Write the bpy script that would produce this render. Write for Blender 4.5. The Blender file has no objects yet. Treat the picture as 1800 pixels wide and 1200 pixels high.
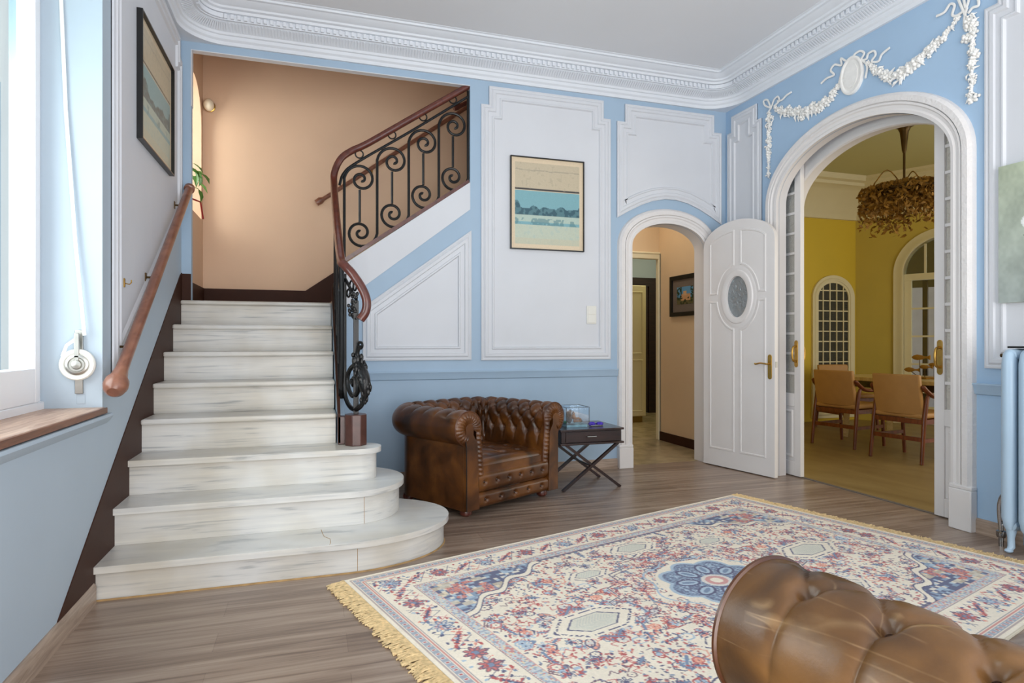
import bpy, bmesh, math, random
import numpy as np
from mathutils import Vector, Matrix
from mathutils.geometry import tessellate_polygon
random.seed(7); RNG = np.random.default_rng(11)
PI = math.pi
scn = bpy.context.scene
COL = scn.collection
ORG = {}

# ------------------------------------------------------------------ measuring help
FPX, EYE, VC, SN, CS = 1094.0, 1.15, 601.0, 0.3055, 0.9522     # focal length in px, eye height, room-to-camera turn

def ray(u, v):
    d = (u - 900) / FPX
    return SN + CS * d, CS - SN * d, (VC - v) / FPX
def on_y(u, v, Y):
    r = ray(u, v); t = Y / r[1]; return Vector((r[0] * t, Y, EYE + r[2] * t))
def on_x(u, v, X):
    r = ray(u, v); t = X / r[0]; return Vector((X, r[1] * t, EYE + r[2] * t))

YB, XL, XR = 5.12, -0.92, 3.825                                   # back, left and right wall planes
ZC = 3.635                                                        # ceiling
def mB(a, b, h): return (a, YB - h, b)
def mL(a, b, h): return (XL + h, a, b)
def mR(a, b, h): return (XR - h, a, b)

# ------------------------------------------------------------------ materials
def s2l(c):
    return tuple((x / 12.92 if x <= 0.04045 else ((x + 0.055) / 1.055) ** 2.4) for x in [k / 255 for k in c])
class NT:
    def __init__(self, name):
        self.m = bpy.data.materials.new(name); self.m.use_nodes = True
        self.t = self.m.node_tree; self.b = self.t.nodes['Principled BSDF']
    def n(self, ty, **kw):
        x = self.t.nodes.new(ty)
        for k, v in kw.items():
            if k in x.inputs: x.inputs[k].default_value = v
            else: setattr(x, k, v)
        return x
    def l(self, a, b): self.t.links.new(a, b)
    def coord(self, scale=(1, 1, 1), rot=(0, 0, 0)):
        c = self.n('ShaderNodeTexCoord'); g = self.n('ShaderNodeMapping')
        g.inputs['Scale'].default_value = scale; g.inputs['Rotation'].default_value = rot
        self.l(c.outputs['Object'], g.inputs['Vector']); return g.outputs['Vector']
    def ramp(self, fac, stops):
        r = self.n('ShaderNodeValToRGB'); e = r.color_ramp.elements
        while len(e) < len(stops): e.new(0.5)
        for i, (p, c) in enumerate(stops):
            e[i].position = p; e[i].color = (*c, 1)
        self.l(fac, r.inputs['Fac']); return r.outputs['Color']
    def bump(self, h, strength=0.3, dist=0.01):
        b = self.n('ShaderNodeBump'); b.inputs['Strength'].default_value = strength
        b.inputs['Distance'].default_value = dist
        self.l(h, b.inputs['Height']); self.l(b.outputs['Normal'], self.b.inputs['Normal'])
def basic(name, rgb, rough=0.5, var=0.06, scale=6.0, metal=0.0, bump=0.0, bscale=60, spec=0.5, coat=0.0):
    k = NT(name); c = s2l(rgb)
    nz = k.n('ShaderNodeTexNoise', Scale=scale, Detail=4.0); k.l(k.coord(), nz.inputs['Vector'])
    lo = tuple(x * (1 - var) for x in c); hi = tuple(min(1, x * (1 + var)) for x in c)
    k.l(k.ramp(nz.outputs['Fac'], [(0.3, lo), (0.7, hi)]), k.b.inputs['Base Color'])
    k.b.inputs['Roughness'].default_value = rough; k.b.inputs['Metallic'].default_value = metal
    k.b.inputs['Specular IOR Level'].default_value = spec; k.b.inputs['Coat Weight'].default_value = coat
    if bump:
        n2 = k.n('ShaderNodeTexNoise', Scale=bscale, Detail=5.0); k.l(k.coord(), n2.inputs['Vector'])
        k.bump(n2.outputs['Fac'], bump, 0.005)
    return k.m
def wood(name, dark, light, scale=(2, 30, 30), rough=0.35, coat=0.2):
    k = NT(name)
    nz = k.n('ShaderNodeTexNoise', Scale=1.5, Detail=6.0, Distortion=0.8); k.l(k.coord(scale), nz.inputs['Vector'])
    k.l(k.ramp(nz.outputs['Fac'], [(0.3, s2l(dark)), (0.7, s2l(light))]), k.b.inputs['Base Color'])
    k.b.inputs['Roughness'].default_value = rough; k.b.inputs['Coat Weight'].default_value = coat
    return k.m
def vcol(name, rough=0.8, bump=0.0, spec=0.3):
    k = NT(name); a = k.n('ShaderNodeVertexColor'); a.layer_name = 'Col'
    k.l(a.outputs['Color'], k.b.inputs['Base Color']); k.b.inputs['Roughness'].default_value = rough
    k.b.inputs['Specular IOR Level'].default_value = spec
    if bump:
        n2 = k.n('ShaderNodeTexNoise', Scale=350.0, Detail=2.0); k.l(k.coord(), n2.inputs['Vector'])
        k.bump(n2.outputs['Fac'], bump, 0.004)
    return k.m
def glass(name, tint=(0.95, 0.98, 1.0), refl=0.12, rough=0.02, haze=0.0, wavy=0.0, wscale=40):
    k = NT(name); t = k.t
    tr = k.n('ShaderNodeBsdfTransparent'); tr.inputs['Color'].default_value = (*tint, 1)
    gl = k.n('ShaderNodeBsdfGlossy'); gl.inputs['Roughness'].default_value = rough
    df = k.n('ShaderNodeBsdfTranslucent'); df.inputs['Color'].default_value = (*tint, 1)
    d2 = k.n('ShaderNodeBsdfDiffuse'); d2.inputs['Color'].default_value = (*[x * 0.75 for x in tint], 1)
    mx = k.n('ShaderNodeMixShader'); mx.inputs['Fac'].default_value = 0.6
    k.l(df.outputs[0], mx.inputs[1]); k.l(d2.outputs[0], mx.inputs[2])
    m1 = k.n('ShaderNodeMixShader'); m1.inputs['Fac'].default_value = haze
    k.l(tr.outputs[0], m1.inputs[1]); k.l(mx.outputs[0], m1.inputs[2])
    m2 = k.n('ShaderNodeMixShader'); m2.inputs['Fac'].default_value = refl
    k.l(m1.outputs[0], m2.inputs[1]); k.l(gl.outputs[0], m2.inputs[2])
    if wavy:
        nz = k.n('ShaderNodeTexNoise', Scale=float(wscale), Detail=3.0, Distortion=1.0); k.l(k.coord(), nz.inputs['Vector'])
        b = k.n('ShaderNodeBump'); b.inputs['Strength'].default_value = wavy; b.inputs['Distance'].default_value = 0.02
        k.l(nz.outputs['Fac'], b.inputs['Height'])
        for q in (gl, d2, df): k.l(b.outputs['Normal'], q.inputs['Normal'])
    k.l(m2.outputs[0], t.nodes['Material Output'].inputs['Surface'])
    return k.m
def marble():
    k = NT('white_marble')
    n1 = k.n('ShaderNodeTexNoise', Scale=1.0, Detail=7.0, Distortion=0.6); k.l(k.coord((2.6, 9, 55), (0, 0.05, 0)), n1.inputs['Vector'])
    n2 = k.n('ShaderNodeTexNoise', Scale=2.2, Detail=3.0); k.l(k.coord(), n2.inputs['Vector'])
    c1 = k.ramp(n1.outputs['Fac'], [(0.26, s2l((160, 162, 162))), (0.40, s2l((208, 206, 202))), (0.75, s2l((224, 221, 214)))])
    c2 = k.ramp(n2.outputs['Fac'], [(0.35, s2l((236, 230, 220))), (0.6, (1, 1, 1))])
    mx = k.n('ShaderNodeMix', data_type='RGBA', blend_type='MULTIPLY'); mx.inputs['Factor'].default_value = 1
    k.l(c1, mx.inputs['A']); k.l(c2, mx.inputs['B']); k.l(mx.outputs['Result'], k.b.inputs['Base Color'])
    k.b.inputs['Roughness'].default_value = 0.3
    return k.m
def floor_mat():
    k = NT('grey_oak_laminate')
    br = k.n('ShaderNodeTexBrick', Scale=1.0); br.offset = 0.37; br.squash = 1.0
    br.inputs['Brick Width'].default_value = 1.3; br.inputs['Row Height'].default_value = 0.155
    br.inputs['Mortar Size'].default_value = 0.0012; br.inputs['Mortar Smooth'].default_value = 0.2
    br.inputs['Color1'].default_value = (0.30, 0.30, 0.30, 1); br.inputs['Color2'].default_value = (0.66, 0.66, 0.66, 1)
    br.inputs['Mortar'].default_value = (0.05, 0.05, 0.05, 1); br.inputs['Bias'].default_value = 0.0
    k.l(k.coord(), br.inputs['Vector'])
    n1 = k.n('ShaderNodeTexNoise', Scale=1.0, Detail=8.0, Distortion=0.9); k.l(k.coord((1.1, 26, 1)), n1.inputs['Vector'])
    n2 = k.n('ShaderNodeTexNoise', Scale=1.0, Detail=6.0, Distortion=0.4); k.l(k.coord((4, 120, 1)), n2.inputs['Vector'])
    ad = k.n('ShaderNodeMath', operation='MULTIPLY_ADD'); ad.inputs[1].default_value = 0.30; k.l(br.outputs['Color'], ad.inputs[0]); k.l(n1.outputs['Fac'], ad.inputs[2])
    ad2 = k.n('ShaderNodeMath', operation='MULTIPLY_ADD'); ad2.inputs[1].default_value = 0.30; k.l(n2.outputs['Fac'], ad2.inputs[0]); k.l(ad.outputs[0], ad2.inputs[2])
    c = k.ramp(ad2.outputs[0], [(0.42, s2l((84, 68, 57))), (0.66, s2l((125, 105, 91))), (0.80, s2l((147, 126, 110))), (1.0, s2l((168, 148, 131)))])
    k.l(c, k.b.inputs['Base Color']); k.b.inputs['Roughness'].default_value = 0.3
    k.bump(n2.outputs['Fac'], 0.08, 0.002)
    return k.m
def leather(name, dark, mid, light, scratches=0.0, rough=0.29):
    k = NT(name)
    n1 = k.n('ShaderNodeTexNoise', Scale=5.0, Detail=6.0, Distortion=0.5); k.l(k.coord(), n1.inputs['Vector'])
    c = k.ramp(n1.outputs['Fac'], [(0.30, s2l(dark)), (0.5, s2l(mid)), (0.72, s2l(light))])
    if scratches:
        for sc, w, rot in ((7.0, 0.012, (0.4, 0.2, 0.9)), (10.0, 0.012, (1.0, 0.5, 0.1)), (6.0, 0.012, (0.1, 1.1, -0.6))):
            nv = k.n('ShaderNodeTexNoise', Scale=2.0, Detail=3.0); k.l(k.coord(), nv.inputs['Vector'])
            mixv = k.n('ShaderNodeMix', data_type='RGBA'); mixv.inputs['Factor'].default_value = 0.06
            k.l(k.coord((1, 0.13, 1), rot), mixv.inputs['A']); k.l(nv.outputs['Color'], mixv.inputs['B'])
            vo = k.n('ShaderNodeTexVoronoi', feature='DISTANCE_TO_EDGE'); vo.inputs['Scale'].default_value = sc
            k.l(mixv.outputs['Result'], vo.inputs['Vector'])
            nm = k.n('ShaderNodeTexNoise', Scale=9.0, Detail=2.0); k.l(k.coord(), nm.inputs['Vector'])
            r1 = k.ramp(vo.outputs['Distance'], [(0.0, (1, 1, 1)), (w, (0, 0, 0))])
            r2 = k.ramp(nm.outputs['Fac'], [(0.48, (0, 0, 0)), (0.66, (1, 1, 1))])
            mu = k.n('ShaderNodeMath', operation='MULTIPLY'); k.l(r1, mu.inputs[0]); k.l(r2, mu.inputs[1])
            m2 = k.n('ShaderNodeMath', operation='MULTIPLY'); m2.inputs[1].default_value = scratches; k.l(mu.outputs[0], m2.inputs[0])
            mx = k.n('ShaderNodeMix', data_type='RGBA'); k.l(m2.outputs[0], mx.inputs['Factor'])
            k.l(c, mx.inputs['A']); mx.inputs['B'].default_value = (*s2l((196, 160, 116)), 1); c = mx.outputs['Result']
    k.l(c, k.b.inputs['Base Color']); k.b.inputs['Roughness'].default_value = rough
    n2 = k.n('ShaderNodeTexNoise', Scale=160.0, Detail=4.0); k.l(k.coord(), n2.inputs['Vector'])
    k.bump(n2.outputs['Fac'], 0.12, 0.002)
    return k.m

M = {}
M['blue'] = basic('pale_blue_paint', (163, 186, 207), 0.55, 0.035, 2.0, bump=0.05, bscale=40)
M['blue_light'] = basic('light_blue_paint', (178, 192, 204), 0.55, 0.03, 2.0)
M['blue_right'] = basic('sky_blue_paint', (164, 192, 219), 0.55, 0.03, 2.0)
M['white'] = basic('white_paint', (213, 215, 220), 0.5, 0.02, 3.0)
M['warm_white'] = basic('warm_white_paint', (226, 222, 220), 0.42, 0.02, 3.0)
M['carved'] = basic('carved_white_plaster', (226, 222, 220), 0.5, 0.03, 8.0, bump=0.9, bscale=55)
M['ceiling'] = basic('ceiling_paint', (226, 227, 230), 0.7, 0.015, 1.0)
M['cornice'] = basic('cornice_plaster', (224, 228, 234), 0.55, 0.02, 4.0)
M['plaster'] = basic('ornament_plaster', (238, 236, 232), 0.6, 0.05, 20.0)
M['peach'] = basic('peach_paint', (222, 188, 158), 0.6, 0.03, 2.0)
M['brown'] = basic('dark_brown_paint', (60, 33, 22), 0.55, 0.08, 8.0, spec=0.2)
M['newel'] = basic('reddish_brown_marble', (80, 50, 44), 0.3, 0.2, 20.0)
M['marble'] = marble()
M['grout'] = basic('ochre_caulk', (168, 134, 88), 0.8, 0.25, 20.0)
M['floor'] = floor_mat()
M['skirt'] = wood('grey_oak_skirting', (134, 114, 98), (178, 156, 138), (3, 3, 40))
M['mahogany'] = wood('mahogany', (72, 30, 22), (108, 52, 38), (12, 12, 12), 0.28, 0.4)
M['railwood'] = wood('worn_handrail_wood', (104, 62, 46), (150, 100, 78), (10, 3, 10), 0.32, 0.3)
M['sill'] = wood('sill_wood', (158, 116, 90), (208, 174, 148), (30, 3, 30), 0.4, 0.1)
M['sill_edge'] = wood('sill_edge_wood', (100, 56, 32), (134, 82, 52), (30, 3, 30), 0.4, 0.1)
M['iron'] = basic('black_wrought_iron', (20, 20, 21), 0.32, 0.2, 30.0, metal=0.3, bump=0.25, bscale=90)
M['brass'] = basic('brass', (190, 150, 76), 0.28, 0.1, 30.0, metal=1.0)
M['steel'] = basic('steel', (180, 178, 172), 0.3, 0.08, 30.0, metal=1.0)
M['chrome'] = basic('chrome', (160, 160, 160), 0.15, 0.05, 10.0, metal=1.0)
M['leather'] = leather('brown_leather', (44, 23, 8), (86, 48, 17), (122, 74, 29))
M['leather_sofa'] = leather('worn_brown_leather', (50, 34, 22), (98, 65, 32), (140, 97, 50), 0.42, 0.34)
M['piping'] = leather('leather_piping', (56, 30, 14), (84, 46, 22), (104, 60, 30))
M['button'] = leather('shade_darkened_button_leather', (34, 16, 8), (52, 26, 12), (70, 36, 16))  # same leather, darkened to paint in the shade of the tuft dimples
M['darkwood'] = wood('dark_stained_wood', (30, 16, 12), (52, 28, 22), (4, 30, 30), 0.3, 0.4)
M['glass'] = glass('clear_glass')
M['winglass'] = glass('window_glass', (0.97, 1.0, 1.0), 0.06)
M['winfrost'] = glass('frosted_window_glass', (0.82, 0.93, 0.9), 0.04, 0.2, 0.55)
M['frost'] = glass('textured_door_glass', (0.88, 0.88, 0.87), 0.10, 0.15, 0.7, 0.8, 45)
M['oval'] = glass('rippled_oval_glass', (0.5, 0.58, 0.62), 0.25, 0.15, 0.8, 0.8, 28)
M['lattice'] = glass('dark_textured_glass', (0.10, 0.10, 0.08), 0.05, 0.12, 1.0, 0.6, 60)
M['winframe'] = basic('white_window_frame', (244, 244, 246), 0.35, 0.01, 2.0)
M['yellow'] = basic('yellow_paint', (216, 188, 56), 0.6, 0.03, 2.0)
M['yellow_shaded'] = basic('yellow_paint_shaded_bay', (206, 186, 92), 0.6, 0.03, 2.0)  # same yellow wall, the bay's shade mixed into the colour
M['dceil'] = basic('dining_ceiling_paint', (196, 194, 148), 0.7, 0.02, 1.0)
M['dcornice'] = basic('dining_cornice_plaster', (222, 214, 184), 0.6, 0.02, 3.0)
M['cream'] = basic('cream_paint', (230, 222, 190), 0.45, 0.02, 3.0)
M['dfloor'] = wood('olive_beige_floor', (134, 110, 68), (154, 130, 84), (3, 1, 1), 0.42, 0.0)
M['chairwood'] = wood('teak_chair_wood', (92, 44, 24), (128, 66, 38), (20, 20, 4), 0.35, 0.2)
M['tan'] = basic('tan_leatherette', (186, 140, 84), 0.5, 0.05, 10.0)
M['tabletop'] = wood('pale_table_wood', (196, 170, 116), (216, 194, 142), (3, 20, 20), 0.35, 0.2)
M['leaf_dry'] = basic('dried_leaf', (152, 112, 42), 0.7, 0.5, 25.0)
M['bronze'] = basic('bronze_metal', (84, 64, 34), 0.4, 0.15, 10.0, metal=0.7)
M['fish'] = basic('golden_wood_fish', (156, 112, 30), 0.45, 0.15, 15.0)
M['planter'] = basic('olive_box', (134, 106, 36), 0.55, 0.05, 10.0)
M['beige'] = basic('beige_paint', (226, 200, 164), 0.6, 0.03, 2.0)
M['hallfloor'] = basic('hall_marble_tile', (176, 158, 124), 0.25, 0.25, 7.0)
M['greyblue'] = basic('grey_blue_paint', (176, 190, 206), 0.6, 0.02, 2.0)
M['rad'] = basic('pale_blue_radiator_enamel', (174, 198, 218), 0.3, 0.03, 6.0, bump=0.1, bscale=20)
M['black'] = basic('black_lacquer', (18, 18, 18), 0.3, 0.1, 5.0)
M['plastic'] = basic('ivory_plastic', (230, 228, 220), 0.35, 0.02, 5.0)
M['strap'] = basic('white_webbing', (236, 236, 232), 0.8, 0.05, 60.0)
M['fringe'] = basic('golden_fringe_thread', (216, 188, 140), 0.85, 0.25, 60.0)
M['purple'] = basic('purple_lens', (62, 34, 170), 0.15, 0.3, 40.0)
M['teal'] = basic('teal_glass_base', (130, 178, 186), 0.15, 0.25, 20.0)
M['figure'] = basic('dark_bronze_figure', (40, 34, 30), 0.4, 0.3, 40.0)
M['figure2'] = basic('tan_figure', (150, 104, 70), 0.5, 0.3, 40.0)
M['green'] = basic('leaf_green', (76, 122, 44), 0.5, 0.25, 30.0)
M['jade'] = basic('jade_base', (40, 110, 70), 0.3, 0.2, 20.0)
M['terracotta'] = basic('terracotta', (170, 96, 62), 0.7, 0.1, 10.0)
M['red'] = basic('red_ribbon', (150, 40, 36), 0.7, 0.1, 10.0)
M['lampglass'] = basic('opal_glass', (240, 226, 200), 0.2, 0.02, 5.0)
M['outside'] = basic('sunlit_white_render', (240, 244, 246), 0.8, 0.03, 1.0)
M['outside2'] = basic('pale_blue_shutter', (186, 208, 222), 0.6, 0.03, 2.0)
M['rug'] = vcol('woven_wool', 0.95, 0.5, 0.1)
M['print'] = vcol('printed_paper', 0.45, 0, 0.4)
M['canvas'] = vcol('painted_canvas', 0.6, 0.15, 0.3)
M['grey'] = basic('grey_mount', (110, 100, 92), 0.7, 0.05, 20.0)

# ------------------------------------------------------------------ mesh building
class MB:
    def __init__(s): s.v = []; s.f = []
    def add(s, vs, fs):
        o = len(s.v); s.v += [tuple(map(float, p)) for p in vs]; s.f += [tuple(i + o for i in q) for q in fs]; return s
    def box(s, a, b):
        x0, y0, z0 = a; x1, y1, z1 = b
        return s.add([(x0, y0, z0), (x1, y0, z0), (x1, y1, z0), (x0, y1, z0), (x0, y0, z1), (x1, y0, z1), (x1, y1, z1), (x0, y1, z1)],
                     [(0, 3, 2, 1), (4, 5, 6, 7), (0, 1, 5, 4), (1, 2, 6, 5), (2, 3, 7, 6), (3, 0, 4, 7)])
    def obox(s, c, size, mat):
        h = [x / 2 for x in size]; c = Vector(c)
        pts = [c + mat @ Vector((i * h[0], j * h[1], k * h[2])) for k in (-1, 1) for (i, j) in ((-1, -1), (1, -1), (1, 1), (-1, 1))]
        return s.add(pts, [(0, 3, 2, 1), (4, 5, 6, 7), (0, 1, 5, 4), (1, 2, 6, 5), (2, 3, 7, 6), (3, 0, 4, 7)])
    def bar(s, p, q, w, d=None, up=(0, 0, 1)):
        d = d or w; p = Vector(p); q = Vector(q); z = (q - p); L = z.length; z.normalize()
        x = Vector(up).cross(z)
        if x.length < 1e-4: x = Vector((1, 0, 0))
        x.normalize(); y = z.cross(x)
        return s.obox((p + q) / 2, (w, d, L), Matrix((x, y, z)).transposed())
    def tube(s, pts, r, n=8, closed=False, rx=None, ref=(0, 0, 1)):
        P = [Vector(p) for p in pts]; N = len(P)
        R = r if hasattr(r, '__len__') else [r] * N
        base = len(s.v); prev = None
        for i in range(N):
            a = P[(i - 1) % N] if (closed or i) else P[0]; b = P[(i + 1) % N] if (closed or i < N - 1) else P[-1]
            t = (b - a); t.normalize()
            if prev is None:
                u = t.cross(Vector(ref))
                if u.length < 1e-3: u = t.cross(Vector((1, 0.3, 0)))
            else: u = prev - t * prev.dot(t)
            u.normalize(); prev = u; w = t.cross(u)
            for k in range(n):
                a_ = 2 * PI * k / n
                s.v.append(tuple(P[i] + u * (math.cos(a_) * R[i] * (rx or 1)) + w * (math.sin(a_) * R[i])))
        for i in range(N if closed else N - 1):
            j = (i + 1) % N
            for k in range(n):
                s.f.append((base + i * n + k, base + i * n + (k + 1) % n, base + j * n + (k + 1) % n, base + j * n + k))
        if not closed:
            s.f.append(tuple(base + k for k in reversed(range(n)))); s.f.append(tuple(base + (N - 1) * n + k for k in range(n)))
        return s
    def lathe(s, prof, c=(0, 0, 0), n=20, axis='z'):
        c = Vector(c); base = len(s.v)
        for (r, h) in prof:
            for k in range(n):
                a = 2 * PI * k / n; x, y = r * math.cos(a), r * math.sin(a)
                p = (x, y, h) if axis == 'z' else ((x, h, y) if axis == 'y' else (h, x, y))
                s.v.append(tuple(c + Vector(p)))
        for i in range(len(prof) - 1):
            for k in range(n):
                s.f.append((base + i * n + k, base + i * n + (k + 1) % n, base + (i + 1) * n + (k + 1) % n, base + (i + 1) * n + k))
        s.f.append(tuple(base + k for k in reversed(range(n)))); s.f.append(tuple(base + (len(prof) - 1) * n + k for k in range(n)))
        return s
    def ball(s, c, r, n=10, m=7):
        rx, ry, rz = r if hasattr(r, '__len__') else (r, r, r)
        base = len(s.v); c = Vector(c)
        s.v.append(tuple(c + Vector((0, 0, -rz))))
        for i in range(1, m):
            th = PI * i / m
            for k in range(n):
                a = 2 * PI * k / n
                s.v.append(tuple(c + Vector((rx * math.sin(th) * math.cos(a), ry * math.sin(th) * math.sin(a), -rz * math.cos(th)))))
        s.v.append(tuple(c + Vector((0, 0, rz)))); top = len(s.v) - 1
        for k in range(n): s.f.append((base, base + 1 + (k + 1) % n, base + 1 + k))
        for i in range(m - 2):
            for k in range(n):
                a = base + 1 + i * n
                s.f.append((a + k, a + (k + 1) % n, a + n + (k + 1) % n, a + n + k))
        a = base + 1 + (m - 2) * n
        for k in range(n): s.f.append((a + k, a + (k + 1) % n, top))
        return s
    def prism(s, loops, mp, h0, h1):
        vs = [[Vector((a, b, 0)) for a, b in lp] for lp in loops]
        tris = tessellate_polygon(vs); flat = [p for lp in loops for p in lp]; n = len(flat)
        pts = [mp(a, b, h0) for a, b in flat] + [mp(a, b, h1) for a, b in flat]
        fs = [tuple(t) for t in tris] + [tuple(i + n for i in reversed(t)) for t in tris]
        o = 0
        for lp in loops:
            m = len(lp)
            for i in range(m):
                j = (i + 1) % m; fs.append((o + i, o + j, o + j + n, o + i + n))
            o += m
        return s.add(pts, fs)
    def sweep(s, path, prof, mp, closed=True, side=1):
        N = len(path); P = [Vector(p) for p in path]; base = len(s.v); K = len(prof)
        for i in range(N):
            if closed or 0 < i < N - 1:
                d0 = (P[i] - P[i - 1]).normalized(); d1 = (P[(i + 1) % N] - P[i]).normalized()
            elif i == 0: d0 = d1 = (P[1] - P[0]).normalized()
            else: d0 = d1 = (P[-1] - P[-2]).normalized()
            n0 = Vector((-d0.y, d0.x)) * side; n1 = Vector((-d1.y, d1.x)) * side
            m = n0 + n1
            m = m / max(0.3, m.dot(n0)) if m.length > 1e-6 else n0
            for (o, h) in prof:
                q = P[i] + m * o; s.v.append(tuple(mp(q.x, q.y, h)))
        for i in range(N if closed else N - 1):
            j = (i + 1) % N
            for k in range(K - 1):
                s.f.append((base + i * K + k, base + j * K + k, base + j * K + k + 1, base + i * K + k + 1))
        if not closed:
            s.f.append(tuple(base + k for k in range(K))); s.f.append(tuple(base + (N - 1) * K + k for k in reversed(range(K))))
        return s
    def grid(s, A, wrap=False):
        n, m, _ = A.shape; base = len(s.v); s.v += [tuple(p) for p in A.reshape(-1, 3).tolist()]
        for i in range(n - 1):
            for j in range(m - 1):
                a = base + i * m + j; s.f.append((a, a + 1, a + m + 1, a + m))
        return s
    def build(s, name, mat, parent=None, smooth=38, bevel=0.0, seg=2, recalc=True):
        me = bpy.data.meshes.new(name)
        V = np.array(s.v, dtype=np.float64)
        if parent is None:
            lo, hi = V.min(0), V.max(0); org = Vector(((lo[0] + hi[0]) / 2, (lo[1] + hi[1]) / 2, lo[2]))
        else: org = ORG[parent.name]
        V = V - np.array(org)
        me.from_pydata(V.tolist(), [], s.f)
        if recalc:
            bm = bmesh.new(); bm.from_mesh(me); bmesh.ops.recalc_face_normals(bm, faces=bm.faces); bm.to_mesh(me); bm.free()
        if smooth:
            me.polygons.foreach_set('use_smooth', [True] * len(me.polygons)); me.set_sharp_from_angle(angle=math.radians(smooth))
        me.materials.append(mat)
        o = bpy.data.objects.new(name, me); COL.objects.link(o)
        if parent is None: o.location = org
        else: o.parent = parent
        ORG[o.name] = org
        if bevel:
            b = o.modifiers.new('bevel', 'BEVEL'); b.width = bevel; b.segments = seg; b.limit_method = 'ANGLE'; b.angle_limit = math.radians(40)
        return o

def tag(o, label=None, cat=None, group=None, kind=None):
    if label: o['label'] = label
    if cat: o['category'] = cat
    if group: o['group'] = group
    if kind: o['kind'] = kind
    return o
def thing(name, loc, label, cat, rz=0.0, group=None, local=False, kind=None):
    o = bpy.data.objects.new(name, None); COL.objects.link(o); o.empty_display_size = 0.1
    o.location = loc; o.rotation_euler = (0, 0, rz)
    ORG[o.name] = Vector((0, 0, 0)) if local else Vector(loc)
    return tag(o, label, cat, group, kind)
def struct(mb, name, mat, label, cat, **kw):
    return tag(mb.build(name, mat, None, **kw), label, cat, None, 'structure')
def link_copy(o, parent, loc=None):
    c = o.copy(); COL.objects.link(c); c.parent = parent; ORG[c.name] = ORG[o.name]
    if loc is not None: c.location = loc
    return c
def dup(root, loc, rz, label, group=None):
    r = root.copy(); COL.objects.link(r); r.location = loc; r.rotation_euler = (0, 0, rz); r['label'] = label; ORG[r.name] = Vector((0, 0, 0))
    if group: r['group'] = group
    for ch in [c for c in bpy.data.objects if c.parent == root]:
        k = link_copy(ch, r)
        for g in [c for c in bpy.data.objects if c.parent == ch]: link_copy(g, k)
    return r
def vgrid(name, pts, cols, mat, parent=None):
    """a grid mesh whose vertices carry painted colours"""
    n, m, _ = pts.shape
    me = bpy.data.meshes.new(name); V = pts.reshape(-1, 3)
    org = Vector(V.mean(0)) if parent is None else ORG[parent.name]
    i, j = np.meshgrid(np.arange(n - 1), np.arange(m - 1), indexing='ij'); a = (i * m + j).ravel()
    F = np.stack([a, a + 1, a + m + 1, a + m], 1)
    me.vertices.add(n * m); me.vertices.foreach_set('co', (V - np.array(org)).ravel().astype(np.float32))
    me.loops.add(F.size); me.loops.foreach_set('vertex_index', F.ravel().astype(np.int32))
    me.polygons.add(len(F)); me.polygons.foreach_set('loop_start', np.arange(0, F.size, 4, dtype=np.int32))
    me.update(calc_edges=True); me.validate()
    ca = me.color_attributes.new('Col', 'FLOAT_COLOR', 'POINT')
    C4 = np.ones((n * m, 4), np.float32); C4[:, :3] = cols.reshape(-1, 3)
    ca.data.foreach_set('color', C4.ravel()); me.materials.append(mat)
    o = bpy.data.objects.new(name, me); COL.objects.link(o)
    if parent is None: o.location = org
    else: o.parent = parent
    ORG[o.name] = org
    return o
def arc(cx, cz, rx, rz, a0, a1, n=24):
    return [(cx + rx * math.cos(math.radians(a0 + (a1 - a0) * i / n)), cz + rz * math.sin(math.radians(a0 + (a1 - a0) * i / n))) for i in range(n + 1)]
def smoothpath(pts, k=8):
    P = [np.array(p, float) for p in pts]; out = []
    for i in range(len(P) - 1):
        p0 = P[i - 1] if i else 2 * P[0] - P[1]; p3 = P[i + 2] if i + 2 < len(P) else 2 * P[-1] - P[-2]
        for q in range(k):
            t = q / k
            out.append(0.5 * ((2 * P[i]) + (-p0 + P[i + 1]) * t + (2 * p0 - 5 * P[i] + 4 * P[i + 1] - p3) * t * t + (-p0 + 3 * P[i] - 3 * P[i + 1] + p3) * t ** 3))
    out.append(P[-1]); return [tuple(p) for p in out]

# ================================================================== THE ROOM SHELL
struct(MB().box((-1.1, -2.6, -0.1), (3.955, 5.20, 0.0)), 'floor', M['floor'], 'grey-brown oak laminate floor of the hall', 'floor')
struct(MB().box((-1.3, -2.6, ZC), (4.1, 5.28, ZC + 0.15)), 'ceiling', M['ceiling'], 'plain pale grey ceiling of the hall', 'ceiling')
# back wall: stair opening and arched doorway
ops = [(-0.855, 1.262), (-0.855, 3.318), (1.27, 3.318), (1.27, 2.49), (0.25, 1.775), (0.20, 1.74), (0.20, 1.262)]
DX0, DX1, DZS, DZT = 2.791, 3.573, 2.035, 2.257
darch = arc((DX0 + DX1) / 2, DZS, (DX1 - DX0) / 2, DZT - DZS, 180, 0, 26)
outer = [(-1.28, 0), (DX0, 0)] + darch + [(DX1, 0), (3.99, 0), (3.99, ZC), (-1.28, ZC)]
struct(MB().prism([outer, ops], mB, 0, -0.055), 'wall_back', M['blue'], 'pale blue back wall with stair opening and arched doorway', 'wall')
# left wall with the window recess
WY0, WY1, WZ0, WZ1 = 1.45, 3.304, 0.82, 3.05
struct(MB().prism([[(-2.6, 0), (5.12, 0), (5.12, ZC), (-2.6, ZC)], [(WY0, WZ0), (WY1, WZ0), (WY1, WZ1), (WY0, WZ1)]], mL, 0, -0.36),
       'wall_left', M['blue_light'], 'pale blue left wall with deep window recess', 'wall')
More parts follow.
